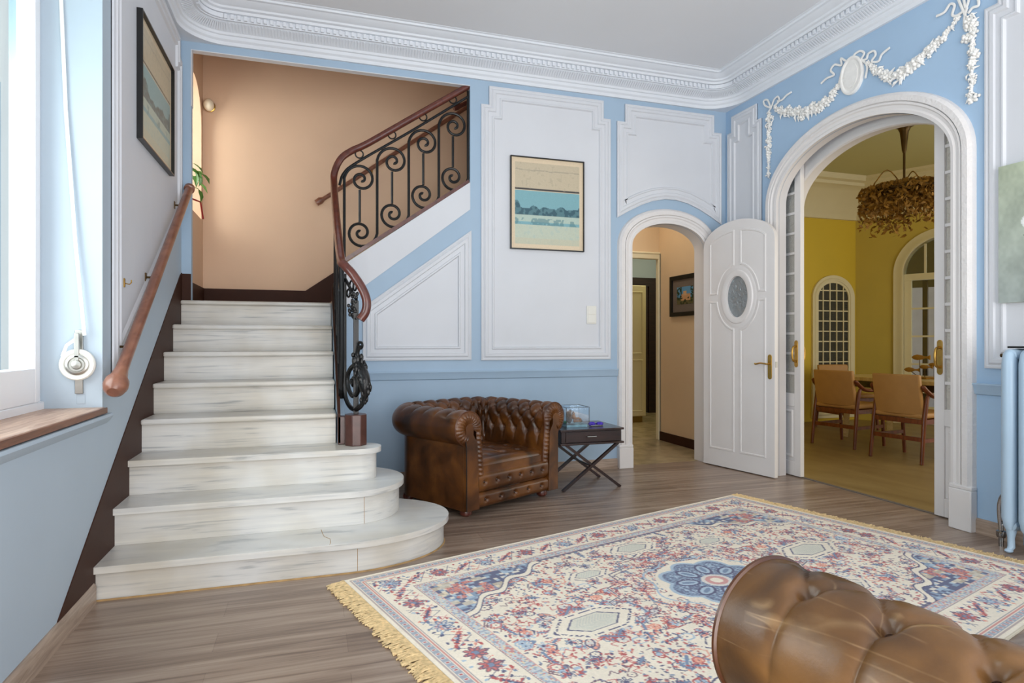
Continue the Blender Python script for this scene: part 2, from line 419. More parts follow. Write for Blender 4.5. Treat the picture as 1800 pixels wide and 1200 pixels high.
# right wall: two skins with an arched opening, sliding doors between them
AY0, AY1, AZS, AZT = 2.865, 4.40, 2.33, 2.775
aarch = arc((AY0 + AY1) / 2, AZS, (AY1 - AY0) / 2, AZT - AZS, 180, 0, 40)
barch = arc((AY0 + AY1) / 2, AZS - 0.03, (AY1 - AY0) / 2, AZT - AZS - 0.015, 180, 0, 40)
def skin(y0, y1, zs, zt, n=40):
    a = arc((y0 + y1) / 2, zs, (y1 - y0) / 2, zt - zs, 180, 0, n)
    return [(-2.6, 0), (y0, 0)] + a + [(y1, 0), (5.12, 0), (5.12, ZC), (-2.6, ZC)]
wr = MB().prism([skin(AY0, AY1, AZS, AZT)], mR, 0, -0.07)
struct(MB().prism([skin(AY0, AY1, AZS - 0.03, AZT - 0.045)], mR, -0.15, -0.26), 'wall_right_inner', M['warm_white'], 'inner skin of the right wall behind the sliding doors', 'wall')
struct(wr, 'wall_right', M['blue_right'], 'pale blue right wall with the wide arched opening', 'wall')

# skirting boards
def skirting(name, pts, mp, h=0.09, t=0.015, label=''):
    (a0, a1) = pts; m = MB()
    prof = [(0, 0), (0, t), (h - 0.012, t), (h, t * 0.4), (h, 0)]
    vs = [mp(a, b, hh) for a in (a0, a1) for b, hh in prof]; n = len(prof)
    fs = [(i, i + 1, n + i + 1, n + i) for i in range(n - 1)] + [tuple(range(n)), tuple(range(2 * n - 1, n - 1, -1))]
    m.add(vs, fs); return struct(m, name, M['skirt'], label, 'skirting board')
skirting('baseboard_left', (-2.6, 3.168), mL, label='grey oak skirting board under the window')
skirting('baseboard_back', (0.20, 2.652), mB, label='grey oak skirting board behind the armchair')
skirting('baseboard_right', (-2.6, 2.72), mR, label='grey oak skirting board behind the radiator')
# chair rails
def rail(name, a0, a1, mp, zc, label):
    prof = [(zc - 0.035, 0), (zc - 0.03, 0.014), (zc - 0.015, 0.018), (zc + 0.01, 0.022), (zc + 0.028, 0.03), (zc + 0.035, 0.028), (zc + 0.035, 0)]
    m = MB(); n = len(prof); vs = [mp(a, b, h) for a in (a0, a1) for b, h in prof]
    m.add(vs, [(i, i + 1, n + i + 1, n + i) for i in range(n - 1)] + [tuple(range(n)), tuple(range(2 * n - 1, n - 1, -1))])
    return struct(m, name, M['blue'], label, 'chair rail')
rail('trim_1', 0.20, 2.652, mB, 0.872, 'blue chair rail along the back wall')
rail('trim_2', -2.6, 2.74, mR, 0.868, 'blue chair rail on the right wall by the radiator')

# moulded wall panels
PROF = [(0, 0), (0, 0.014), (0.012, 0.018), (0.022, 0.012), (0.034, 0.022), (0.055, 0.022), (0.062, 0.012), (0.092, 0.012), (0.098, 0.02), (0.108, 0.02), (0.116, 0.005), (0.12, 0.004)]
def panel(name, loop, mp, label, prof=PROF, mat='white', side=1):
    ar = sum(loop[i][0] * loop[(i + 1) % len(loop)][1] - loop[(i + 1) % len(loop)][0] * loop[i][1] for i in range(len(loop)))
    if ar < 0: loop = loop[::-1]
    m = MB().prism([loop], mp, 0, 0.004); m.sweep(loop, prof, mp, True, 1)
    return struct(m, name, M[mat], label, 'wall panel', smooth=30)
def notched(x0, x1, z0, z1, nx, nz):
    return [(x0, z0), (x1, z0), (x1, z1 - nz), (x1 - nx, z1 - nz), (x1 - nx, z1), (x0 + nx, z1), (x0 + nx, z1 - nz), (x0, z1 - nz)]
panel('trim_3', [(0.385, 1.0), (1.279, 1.0), (1.279, 2.093), (0.385, 1.426)], mB, 'white moulded panel with sloping top under the stair railing')
panel('trim_4', notched(1.366, 2.58, 0.995, 3.332, 0.07, 0.16), mB, 'tall white moulded panel holding the framed print')
x0, x1 = 2.647, 3.765
bot = [(x0 + (x1 - x0) * i / 9, 2.285 + 0.205 * math.sin(PI * i / 9)) for i in range(10)]
panel('trim_5', bot + [(x1, 3.165), (x1 - 0.083, 3.165), (x1 - 0.083, 3.33), (x0 + 0.081, 3.33), (x0 + 0.081, 3.165), (x0, 3.165)], mB, 'white moulded panel curving over the small arched doorway')
panel('trim_6', notched(4.61, 5.085, 0.995, 3.3, 0.06, 0.15), mR, 'narrow white moulded panel in the corner behind the open door')
panel('trim_7', notched(0.9, 2.67, 0.995, 3.30, 0.075, 0.17), mR, 'white moulded panel behind the radiator')
sl = 0.68
panel('trim_8', [(3.43, 0.94), (5.07, 0.94 + sl * 1.64), (5.07, 3.2), (5.0, 3.2), (5.0, 3.35), (3.5, 3.35), (3.5, 3.2), (3.43, 3.2)], mL, 'white moulded panel above the stair handrail')
# white string band under the railing
struct(MB().prism([[(0.205, 1.36), (0.40, 1.60), (1.27, 2.27), (1.27, 2.50), (0.25, 1.775), (0.205, 1.742)]], mB, 0, 0.006), 'trim_9', M['white'], 'white sloping band below the wrought iron railing', 'trim')
# white plaster edge round the stair opening
m = MB().sweep([(1.27, 3.318), (-0.855, 3.318), (-0.855, 2.9)], [(0.002, 0.002), (-0.004, 0.002), (-0.004, -0.056), (0.002, -0.056)], mB, False, -1)
struct(m, 'trim_10', M['white'], 'thin white edge of the stair opening', 'trim')

# door casings
CAS = [(0, 0), (0, 0.03), (0.02, 0.034), (0.032, 0.026), (0.05, 0.03), (0.058, 0.04), (0.072, 0.04)]
CAS2 = [(0.072, 0.036), (0.08, 0.046), (0.115, 0.046), (0.128, 0.034), (0.134, 0.028), (0.14, 0.0)]
p = [(DX0, 0.0)] + darch + [(DX1, 0.0)]
m = MB().sweep(p, CAS, mB, False, 1); m.sweep(p, [(-0.003, 0.0), (-0.003, -0.15), (0.004, -0.15)], mB, False, 1)
c1 = struct(m, 'trim_11', M['warm_white'], 'white moulded casing of the small arched doorway', 'door casing', smooth=30)
MB().sweep(p, CAS2, mB, False, 1).build('carved_band', M['carved'], c1, smooth=30)
m = MB()
for xa in (DX0 - 0.142, DX1 + 0.0):
    m.box((xa, YB - 0.055, 0), (xa + 0.142, YB, 0.19)); m.box((xa - 0.0, YB - 0.05, 0.19), (xa + 0.142, YB, 0.215))
m.build('plinth', M['warm_white'], c1, bevel=0.006)
p = [(AY0, 0.0)] + aarch + [(AY1, 0.0)]
m = MB().sweep(p, CAS, mR, False, 1); m.sweep(p, [(-0.003, 0), (-0.003, -0.072), (0.004, -0.072)], mR, False, 1)
p2 = [(AY0, 0.0)] + barch + [(AY1, 0.0)]; m.sweep(p2, [(0.02, -0.148), (-0.004, -0.148), (-0.012, -0.165), (-0.004, -0.18), (-0.004, -0.262), (0.1, -0.262), (0.1, -0.28)], mR, False, 1)
c2 = struct(m, 'trim_12', M['warm_white'], 'white moulded casing of the wide arched opening', 'door casing', smooth=30)
MB().sweep(p, CAS2, mR, False, 1).build('carved_band', M['carved'], c2, smooth=30)
m = MB()
for ya in (AY0 - 0.145, AY1 + 0.003):
    m.box((XR - 0.055, ya, 0), (XR, ya + 0.142, 0.25)); m.box((XR - 0.05, ya, 0.25), (XR, ya + 0.142, 0.275))
m.build('plinth', M['warm_white'], c2, bevel=0.006)
struct(MB().box((3.948, AY0, 0.0), (3.975, AY1, 0.006)), 'trim_13', M['grey'], 'thin dark threshold strip between hall and dining room', 'threshold')

# cornice with rounded corners, dentils and flutes
CP = [(0, 3.375), (0.022, 3.375), (0.026, 3.40), (0.04, 3.412), (0.044, 3.435), (0.056, 3.44), (0.062, 3.455), (0.085, 3.475), (0.125, 3.498), (0.132, 3.503), (0.15, 3.503),
      (0.15, 3.545), (0.172, 3.548), (0.178, 3.565), (0.20, 3.57), (0.206, 3.583), (0.235, 3.592), (0.262, 3.612), (0.28, 3.615), (0.284, 3.628), (0.30, 3.632), (0.30, ZC)]
RC = 0.31
path = [((XL, -2.6), (1, 0)), ((XL, YB - RC), (1, 0))]
for i in range(1, 15):
    a = math.radians(180 - 90 * i / 15); path.append(((XL + RC + RC * math.cos(a), YB - RC + RC * math.sin(a)), (-math.cos(a), -math.sin(a))))
path += [((XL + RC, YB), (0, -1)), ((XR - RC, YB), (0, -1))]
for i in range(1, 15):
    a = math.radians(90 - 90 * i / 15); path.append(((XR - RC + RC * math.cos(a), YB - RC + RC * math.sin(a)), (-math.cos(a), -math.sin(a))))
path += [((XR, YB - RC), (-1, 0)), ((XR, -2.6), (-1, 0))]
A = np.array([[(q[0] + n[0] * o, q[1] + n[1] * o, z) for (o, z) in CP] for q, n in path])
m = MB().grid(A)
for sx, x in ((1, XL), (-1, XR)):           # flat soffit filling the room corner behind the rounded cornice
    pts = [(x, YB)] + [(x + sx * (RC - RC * math.cos(math.radians(b))), YB - RC + RC * math.sin(math.radians(b))) for b in np.linspace(0, 90, 12)]
    m.add([(a, b, 3.376) for a, b in pts], [tuple(range(len(pts)))])
S = [0.0]
for i in range(len(path) - 1): S.append(S[-1] + (Vector(path[i + 1][0]) - Vector(path[i][0])).length)
def at_s(s):
    i = max(k for k in range(len(S) - 1) if S[k] <= s); t = (s - S[i]) / (S[i + 1] - S[i])
    q = Vector(path[i][0]).lerp(Vector(path[i + 1][0]), t); n = Vector(path[i][1]).lerp(Vector(path[i + 1][1]), t).normalized(); return q, n
s_ = 3.0
while s_ < S[-1] - 0.1:
    q, n = at_s(s_); c = q + n * 0.158; R_ = Matrix(((n.x, -n.y, 0), (n.y, n.x, 0), (0, 0, 1)))
    m.obox((c.x, c.y, 3.525), (0.022, 0.022, 0.032), R_)
    for d in (0.0, 0.0225):
        q, n = at_s(s_ + d); c = q + n * 0.098; c3 = Vector((c.x, c.y, 3.476))
        tl = 0.55; R2 = Matrix(((n.x, -n.y, 0), (n.y, n.x, 0), (0, 0, 1))) @ Matrix.Rotation(0.52, 3, 'Y').inverted()
        m.obox(c3, (0.07, 0.011, 0.004), R2)
    s_ += 0.045
struct(m, 'trim_14', M['cornice'], 'white plaster cornice with dentils and fluted cove round the hall', 'cornice', smooth=25, recalc=False)

# ================================================================== THE WINDOW ON THE LEFT
XW = -1.16
w1 = thing('window_1', (XW - 0.04, (WY0 + WY1) / 2, WZ0), 'tall white window in the left wall recess', 'window', kind='structure')
m = MB()
for (a, b, c, d, dx) in ((WY1 - 0.05, WY1, 0.86, WZ1, 0.0), (WY0, WY0 + 0.05, 0.86, WZ1, 0.0), (WY0, WY1, 0.84, 0.885, 0.015), (WY0, WY1, WZ1 - 0.05, WZ1, 0.0)):
    m.box((XW - 0.07, a, c), (XW + dx, b, d))
m.build('window_frame', M['winframe'], w1, bevel=0.005)
def sash(y0, y1, z0, z1):
    m = MB(); t = 0.045
    m.box((XW - 0.06, y0, z0), (XW + 0.012, y0 + t, z1)); m.box((XW - 0.06, y1 - t, z0), (XW + 0.012, y1, z1))
    m.box((XW - 0.06, y0 + t, z0), (XW + 0.012, y1 - t, z0 + 0.15)); m.box((XW - 0.06, y0 + t, z1 - t), (XW + 0.012, y1 - t, z1))
    o = m.build('sash', M['winframe'], w1, bevel=0.004)
    MB().box((XW - 0.03, y0 + t, z0 + 0.15), (XW - 0.024, y1 - t, z1 - t)).build('pane', M['winglass'], o)
sash(2.39, WY1 - 0.045, 0.885, 3.0); sash(WY0 + 0.045, 2.385, 0.885, 3.0)
# glazed brise grid just outside the upper panes
og = w1
MB().box((-1.425, 1.3, 2.40), (-1.415, 3.5, 3.3)).build('outer_pane', M['winfrost'], og)
m = MB()
for z in (2.40, 2.62, 2.86, 3.10): m.box((-1.43, 1.3, z - 0.012), (-1.405, 3.5, z + 0.012))
for y in np.arange(1.4, 3.5, 0.3): m.box((-1.43, y - 0.012, 2.40), (-1.405, y + 0.012, 3.3))
m.build('outer_glazing_bar', M['winframe'], og)
ow = thing('neighbouring_facade', (-4.0, 3.2, -0.1), 'pale sunlit facade seen through the left window', 'facade')
MB().box((-4.1, -3.0, -0.1), (-4.0, 12.0, 6.0)).build('wall', M['outside'], ow)
for y in (4.6, 6.2, 7.9, 9.6):
    MB().box((-4.0, y, 0.2), (-3.94, y + 0.35, 4.6)).build('shutter', M['outside2'], ow)
# sill
sb = MB().box((XW, WY0, 0.825), (XL + 0.012, WY1, 0.8505)).build('window_sill', M['sill'], None, bevel=0.004)
tag(sb, 'worn wooden window sill board in the left recess', 'sill')
MB().box((XL + 0.0125, WY0, 0.822), (XL + 0.02, WY1 + 0.005, 0.849)).build('front_edge', M['sill_edge'], sb, bevel=0.003)
m = MB(); prof = [(0.818, 0), (0.818, 0.026), (0.806, 0.03), (0.79, 0.018), (0.776, 0.006), (0.77, 0)]
n = len(prof); vs = [mL(a, b, h) for a in (-2.0, WY1 + 0.06) for b, h in prof]
m.add(vs, [(i, i + 1, n + i + 1, n + i) for i in range(n - 1)] + [tuple(range(n)), tuple(range(2 * n - 1, n - 1, -1))])
struct(m, 'trim_15', M['blue_light'], 'pale blue lip moulding below the window sill', 'trim')
# roller blind strap and winder on the recess side
bw = thing('blind_strap_winder', (-1.01, WY1 - 0.01, 0.92), 'white roller blind strap with round metal winder on window recess', 'blind winder')
yr = WY1
MB().box((-1.026, yr - 0.012, 0.915), (-0.994, yr, 1.205)).build('bracket', M['steel'], bw, bevel=0.002)
MB().lathe([(0.03, 0), (0.066, 0), (0.071, -0.006), (0.071, -0.02), (0.066, -0.026), (0.052, -0.026), (0.049, -0.022), (0.03, -0.022)], (-1.01, yr - 0.013, 1.048), 40, 'y').build('strap_reel', M['plastic'], bw)
MB().lathe([(0.047, 0), (0.047, -0.004), (0.040, -0.008), (0.034, -0.008), (0.030, -0.004), (0.022, -0.004), (0.018, -0.011), (0.004, -0.013)], (-1.01, yr - 0.036, 1.048), 36, 'y').build('spring_cover', M['steel'], bw)
MB().box((-1.02, yr - 0.044, 1.06), (-1.0, yr - 0.034, 1.19)).build('arm', M['steel'], bw, bevel=0.002)
MB().tube([(-1.087, yr - 0.008, 2.9), (-1.06, yr - 0.012, 2.2), (-1.02, yr - 0.02, 1.6), (-0.985, yr - 0.028, 1.21), (-0.982, yr - 0.03, 1.18)], [0.009] * 5, 6, rx=0.35).build('strap', M['strap'], bw)
MB().tube([(-1.012, yr - 0.036, 1.165), (-1.05, yr - 0.034, 1.135), (-1.068, yr - 0.03, 1.085)], [0.008] * 3, 6, rx=0.35).build('strap', M['strap'], bw)
sp = MB().box((-1.022, yr - 0.002, 0.868), (-0.988, yr, 0.912)).build('blank_cover_plate', M['blue_light'], None, bevel=0.001); tag(sp, 'small painted blank plate below the blind winder', 'wall plate')

# ================================================================== STAIRS
NOSE = [3.165, 3.445, 3.70, 3.95, 4.227, 4.504, 4.782, 5.06]; ZN = [0.159 + 0.1854 * i for i in range(8)]
stairs = thing('marble_staircase', (-0.4, 4.1, 0), 'white veined marble staircase with rounded lower steps by left wall', 'staircase')
def outline(i, inset=0.0):
    f = NOSE[i] + inset; xl = XL + 0.002
    back = YB if i < 3 else (NOSE[i + 1] + 0.04 if i < 7 else 6.2)
    if i == 0: cx, cy, a, b = 0.15, 3.62, 0.61, 0.455
    elif i == 1: cx, cy, a, b = 0.20, 3.80, 0.325, 0.355
    elif i == 2: cx, cy, a, b = 0.27, 3.82, 0.125, 0.12
    elif i < 7: return [(xl, f), (0.142 - inset * 0.2, f), (0.142 - inset * 0.2, back), (xl, back)]
    else: return [(xl, f), (0.142 - inset * 0.2, f), (0.142 - inset * 0.2, 5.117), (xl, 5.117)]
    a -= inset; b -= inset
    end = 60 if i < 2 else 90
    e = arc(cx, cy, a, b, -90, end, 30)
    e = [q for q in e]
    lastx = e[-1][0]
    return [(xl, cy - b)] + e + [(0.30 if i < 2 else lastx, YB - 0.4 if i < 2 else 4.0), (0.19, 4.6), (0.19, back - 0.001), (xl, back - 0.001)]
for i in range(8):
    mpz = lambda a, b, h: (a, b, h)
    zt = ZN[i]; zb = 0.0 if i == 0 else ZN[i - 1]
    st = MB().prism([outline(i, 0.028)], mpz, zb + (0.0 if i == 0 else 0.0005), zt - 0.032).build('step', M['marble'], stairs)
    MB().prism([outline(i)], mpz, zt - 0.032, zt).build('tread', M['marble'], st, bevel=0.012, seg=3)
# caulk line along the bottom step
g = outline(0, 0.026); g2 = outline(0, 0.020)
m = MB(); k = 33
m.add([(a, b, 0.007) for a, b in g[:k]] + [(a, b, 0.0) for a, b in g2[:k]], [(i, i + 1, k + i + 1, k + i) for i in range(k - 1)]); m.build('caulk_line', M['grout'], stairs)
for (cx, cy, a, b, x, z0, z1) in ((0.15, 3.62, 0.582, 0.427, 0.215, 0.002, 0.125), (0.20, 3.80, 0.297, 0.327, 0.27, 0.16, 0.31)):
    y = cy - b * math.sqrt(1 - ((x - cx) / a) ** 2); MB().tube([(x, y, z0), (x, y, z1)], 0.0013, 6).build('joint_line', M['grout'], stairs)
MB().tube([(0.045, 3.44, 0.1592), (0.05, 3.37, 0.1592), (0.058, 3.31, 0.1592), (0.085, 3.265, 0.1592), (0.086, 3.20, 0.1592), (0.08, 3.168, 0.158)], 0.0014, 6).build('crack', M['grout'], stairs)
# inner side wall of the flight and slim brown kerb
sw = [(3.96, 0)] + [(3.96, 0.71), (5.10, 1.47), (5.12, 1.47), (5.12, 0)]
mpx = lambda a, b, h: (h, a, b)
MB().prism([sw], mpx, 0.145, 0.19).build('string_wall', M['blue'], stairs)
MB().prism([[(3.90, 0.54), (3.90, 0.72), (3.97, 0.80), (5.12, 1.60), (5.12, 1.40), (3.96, 0.6)]], mpx, 0.1455, 0.162).build('brown_kerb', M['brown'], stairs)
# brown painted stair skirting on the walls
sk = MB().prism([[(2.765, 0.0905), (3.14, 0.0905), (3.14, 0.0), (5.12, 0.0), (5.12, 1.662), (5.06, 1.639)]], mL, 0, 0.0045)
struct(sk, 'trim_16', M['brown'], 'dark brown skirting rising along the left side of the stairs', 'stair skirting')
struct(MB().prism([[(XL + 0.003, 1.3), (-0.856, 1.3), (-0.856, 1.655), (XL + 0.003, 1.655)]], mB, 0, 0.005), 'trim_17', M['brown'], 'small brown skirting return at the stair top left', 'stair skirting')

# ------------------------------------------------------------------ stairwell beyond the opening
YS = 6.2
SY0, SY1, SZ0 = 5.40, 6.12, 2.24
sarch = arc((SY0 + SY1) / 2, 3.05, (SY1 - SY0) / 2, 0.34, 180, 0, 20)
mpl = lambda a, b, h: (-0.94 + h, a, b)
struct(MB().prism([[(5.175, 1.2), (6.2, 1.2), (6.2, 4.7), (5.175, 4.7)], [(SY0, SZ0)] + sarch + [(SY1, SZ0)]], mpl, 0, -0.3), 'wall_stairwell_left', M['peach'], 'peach stairwell wall with arched window recess', 'wall')
struct(MB().box((-1.25, YS, 1.2), (2.46, YS + 0.1, 4.7)), 'wall_stairwell_back', M['peach'], 'peach wall behind the upper stair flight', 'wall')
struct(MB().box((2.36, 5.176, 0), (2.46, YS, 4.7)), 'wall_stairwell_right', M['peach'], 'peach end wall of the stairwell', 'wall')
struct(MB().box((-1.25, 5.27, 4.7), (2.46, YS + 0.1, 4.8)), 'ceiling_stairwell', M['peach'], 'peach ceiling of the stairwell', 'ceiling')
struct(MB().box((-1.25, 5.12, 3.64), (2.46, 5.27, 4.7)), 'wall_stairwell_front', M['peach'], 'upper front wall of the stairwell', 'wall')
struct(MB().prism([[(-0.94, 1.45), (0.05, 1.45), (0.9, 2.06), (2.36, 3.09), (2.36, 3.42), (0.187, 1.809), (-0.061, 1.634), (-0.94, 1.634)]], lambda a, b, h: (a, YS - h, b), 0, 0.012), 'trim_18', M['brown'], 'dark brown skirting along the landing and upper flight', 'stair skirting')
struct(MB().prism([[(5.176, 1.46), (6.188, 1.46), (6.188, 1.634), (5.176, 1.634)]], mpl, 0, 0.012), 'trim_19', M['brown'], 'dark brown skirting on the left of the landing', 'stair skirting')
w2 = thing('window_2', (-1.2, 5.76, SZ0), 'arched stairwell window in the peach recess', 'window', kind='structure')
m = MB(); mpw = lambda a, b, h: (-1.20 + h, a, b)
m.sweep([(SY0, SZ0)] + sarch + [(SY1, SZ0)], [(0, 0), (0, 0.03), (-0.045, 0.03), (-0.045, 0)], mpw, True, 1); m.box((-1.20, 5.745, SZ0), (-1.17, 5.775, 3.38)); m.build('window_frame', M['winframe'], w2)
MB().prism([[(SY0, SZ0)] + sarch + [(SY1, SZ0)]], mpw, 0.010, 0.014).build('pane', M['winglass'], w2)
up = thing('upper_stair_flight', (1.2, 5.75, 1.457), 'upper marble flight turning right behind the railing', 'staircase')
MB().prism([[(-0.852, 5.118), (0.142, 5.118), (0.142, 5.178), (0.353, 5.178), (0.353, 6.185), (-0.852, 6.185)]], lambda a, b, h: (a, b, h), 1.275, 1.457).build('landing', M['marble'], up)
for k in range(7):
    xs = 0.33 + 0.265 * k; z = 1.457 + 0.185 * (k + 1)
    o = MB().box((xs + 0.025, 5.275, z - 0.36), (min(xs + 0.32, 2.355), 6.185, z - 0.03)).build('step', M['marble'], up)
    MB().box((xs, 5.275, z - 0.03), (min(xs + 0.30, 2.355), 6.185, z)).build('tread', M['marble'], o, bevel=0.01)
# wall handrails in the stairwell
hr = thing('upper_flight_handrail', (0.8, 6.14, 2.4), 'brown wall handrail on peach wall behind the railing', 'handrail')
MB().tube([(0.036, 6.14, 2.457), (0.075, 6.14, 2.485), (0.10, 6.14, 2.50), (1.504, 6.14, 3.535), (2.2, 6.14, 4.04)], [0.03, 0.034, 0.02, 0.02, 0.02], 12).build('rail', M['railwood'], hr)
for x in (0.55, 1.6):
    z = 2.50 + (x - 0.1) * 0.737
    MB().tube([(x, 6.14, z - 0.018), (x, 6.165, z - 0.05), (x, 6.2, z - 0.055)], 0.008, 8).build('bracket', M['brass'], hr)
h2 = thing('top_flight_handrail', (1.5, 6.12, 3.5), 'short dark end of a higher handrail at top right of stair opening', 'handrail')
MB().tube([(1.24, 5.62, 3.30), (1.27, 5.62, 3.318), (1.31, 5.62, 3.335), (1.75, 5.62, 3.60)], [0.026, 0.032, 0.02, 0.02], 10).build('rail', M['mahogany'], h2)
MB().tube([(1.6, 5.62, 3.5), (1.6, 5.9, 3.49), (1.6, 6.19, 3.49)], 0.008, 8).build('bracket', M['iron'], h2)
sl_ = thing('wall_sconce', (-0.895, 6.17, 3.25), 'small round white lamp high on the peach stairwell wall', 'wall lamp')
MB().lathe([(0.0, 0), (0.05, 0), (0.05, -0.012), (0.03, -0.02)], (-0.885, YS, 3.28), 20, 'y').build('back_plate', M['brass'], sl_)
MB().ball((-0.885, YS - 0.055, 3.275), (0.045, 0.05, 0.055), 16, 10).build('globe', M['lampglass'], sl_)
# plant on the stairwell window sill
pp = thing('potted_plant', (-1.0, 5.72, SZ0), 'small green trailing plant on the stairwell window ledge', 'plant')
MB().lathe([(0.045, 0), (0.06, 0.1), (0.066, 0.11), (0.06, 0.11), (0.055, 0.09)], (-1.02, 5.72, SZ0), 18).build('pot', M['terracotta'], pp)
random.seed(3); st_m = MB(); tips = []
for k in range(11):
    a = random.uniform(-0.9, 0.9); h = random.uniform(0.05, 0.26); r = random.uniform(0.06, 0.15)
    tip = Vector((-1.02 + r * math.cos(a), 5.72 + 0.13 * math.sin(a) * 1.6, SZ0 + 0.11 + h)); tips.append(tip)
    st_m.tube([(-1.02, 5.72, SZ0 + 0.09), (-1.02 + (tip.x + 1.02) * 0.5, 5.72 + (tip.y - 5.72) * 0.5, SZ0 + 0.14 + h), tuple(tip)], 0.003, 5)
st_m.build('stem', M['green'], pp)
lm = MB().add([(0, 0, 0), (0.03, -0.03, 0.006), (0.07, -0.028, 0), (0.11, 0, -0.03), (0.07, 0.028, 0), (0.03, 0.03, 0.006), (0.05, 0, -0.006)], [(0, 1, 6), (1, 2, 6), (2, 3, 6), (3, 4, 6), (4, 5, 6), (5, 0, 6)])
first = None
for tip in tips:
    if first is None:
        ORG['_l'] = Vector((0, 0, 0)); first = lm.build('leaf', M['green'], pp); first.data.transform(Matrix.Translation(ORG[pp.name])); o = first
    else: o = link_copy(first, pp)
    o.location = tip - ORG[pp.name]; o.rotation_euler = (random.uniform(-0.6, 0.6), random.uniform(0.2, 1.3), random.uniform(-1.2, 1.2))
MB().tube([(-0.95, 5.74, SZ0 + 0.10), (-0.89, 5.75, SZ0 + 0.08), (-0.87, 5.75, SZ0 - 0.06)], 0.008, 6).build('ribbon', M['red'], pp)

# ------------------------------------------------------------------ handrail on the left wall
lh = thing('wall_handrail', (-0.85, 4.1, 0.95), 'round wooden wall handrail with knob end above the stairs', 'handrail')
a = Vector((-0.85, 3.237, 0.951)); b = Vector((-0.85, 5.03, 2.272)); d = (b - a).normalized()
pts = [a - d * 0.045, a - d * 0.03, a, a + d * 0.03, a + d * 0.055, a + d * 0.12, a + d * 0.2, b - d * 0.05, b - d * 0.035, b - d * 0.03, b + d * 0.0, b + d * 0.012]
MB().tube(pts, [0.025, 0.042, 0.052, 0.05, 0.038, 0.028, 0.027, 0.027, 0.027, 0.036, 0.036, 0.022], 18).build('rail', M['railwood'], lh)
for t in (0.16, 0.46, 0.9):
    c = a.lerp(b, t); o = MB().tube([(c.x, c.y, c.z - 0.02), (c.x - 0.03, c.y, c.z - 0.035), (XL + 0.004, c.y, c.z - 0.035)], 0.006, 8)
    o.obox((XL + 0.005, c.y, c.z - 0.035), (0.006, 0.03, 0.05), Matrix.Identity(3)); o.build('bracket', M['bronze'], lh)

hk = thing('wall_hook', (XL + 0.01, 3.63, 1.43), 'small brass hook on the white panel left of the wall handrail', 'hook')
MB().box((XL + 0.004, 3.622, 1.43), (XL + 0.009, 3.638, 1.475)).build('plate', M['brass'], hk, bevel=0.001)
MB().tube([(XL + 0.009, 3.63, 1.45), (XL + 0.03, 3.63, 1.445), (XL + 0.038, 3.63, 1.455), (XL + 0.038, 3.63, 1.468)], 0.003, 6).build('prong', M['brass'], hk)
# ------------------------------------------------------------------ wrought iron railing
rl = thing('stair_railing', (0.25, 3.87, 0.53), 'black wrought iron scroll railing with mahogany handrail beside the stairs', 'stair railing')
YRL = 5.147
top = [(1.268, YRL, 3.326), (0.79, YRL, 3.002), (0.43, YRL, 2.757), (0.30, YRL - 0.01, 2.68), (0.215, YRL - 0.04, 2.60), (0.165, 5.08, 2.48), (0.158, 4.95, 2.34), (0.16, 4.4, 1.95), (0.168, 4.0, 1.67),
       (0.185, 3.90, 1.615), (0.232, 3.85, 1.555), (0.285, 3.83, 1.47), (0.31, 3.82, 1.395), (0.303, 3.82, 1.33), (0.272, 3.82, 1.283)]
MB().tube(smoothpath(top, 7), 0.027, 14, ref=(0, 0, 1)).build('handrail', M['mahogany'], rl)
def spiral(cx, cz, r0, a0, turns, sgn, r1=0.012, n=44):
    return [(cx + (r0 + (r1 - r0) * (i / n) ** 0.8) * math.cos(a0 + sgn * turns * 2 * PI * i / n), cz + (r0 + (r1 - r0) * (i / n) ** 0.8) * math.sin(a0 + sgn * turns * 2 * PI * i / n)) for i in range(n + 1)]
def scroll_unit(kind, x0, z0, dx, slope, place, part):
    """an S bar: spiral at the top right, long upright, spiral at the bottom left"""
    ctx, ctz = x0 + 0.13, z0; cbx, cbz = x0 - 0.115, z0 - 0.447 - slope * dx
    tp = spiral(ctx, ctz, 0.135, PI, 1.75, -1); bt = spiral(cbx, cbz, 0.125, 0, 1.75, -1)
    pts = [place(a, b) for a, b in reversed(tp)] + [place(a, b) for a, b in bt]
    rad = [0.0125 if 4 < i < len(pts) - 5 else 0.016 for i in range(len(pts))]
    return MB().tube(pts, rad, 8).build(part, M['iron'], rl)
bx = [0.243, 0.501, 0.757, 1.008, 1.259]; tz = [2.460, 2.627, 2.800, 2.968]
pl = lambda a, b: (a, YRL, b)
for k in range(4):
    ctx = bx[k] + 0.132; ctz = tz[k]; x1 = bx[k + 1]
    # top spiral and the upright on its left
    tp = spiral(ctx, ctz, 0.132, PI, 1.75, -1)
    cbx = x1 - 0.132; cbz = tz[k] - 0.43
    low = (tz[k - 1] - 0.43) if k else None
    if k:
        cb = bx[k] - 0.132
        bt = spiral(cb, low, 0.132, 0, 1.75, -1)
        pts = [pl(*q) for q in reversed(tp)] + [pl(*q) for q in bt]
    else: pts = [pl(*q) for q in reversed(tp)] + [pl(bx[0], 1.80)]
    MB().tube(pts, 0.0115, 8).build('scroll_baluster', M['iron'], rl)
    MB().tube([pl(ctx - 0.012, ctz - 0.085), pl(ctx - 0.012, cbz + 0.085)], 0.0105, 8).build('short_bar', M['iron'], rl)
bt = spiral(bx[4] - 0.132, tz[3] - 0.43, 0.132, 0, 1.75, -1)
MB().tube([pl(bx[4], 3.28)] + [pl(*q) for q in bt], 0.0115, 8).build('scroll_baluster', M['iron'], rl)
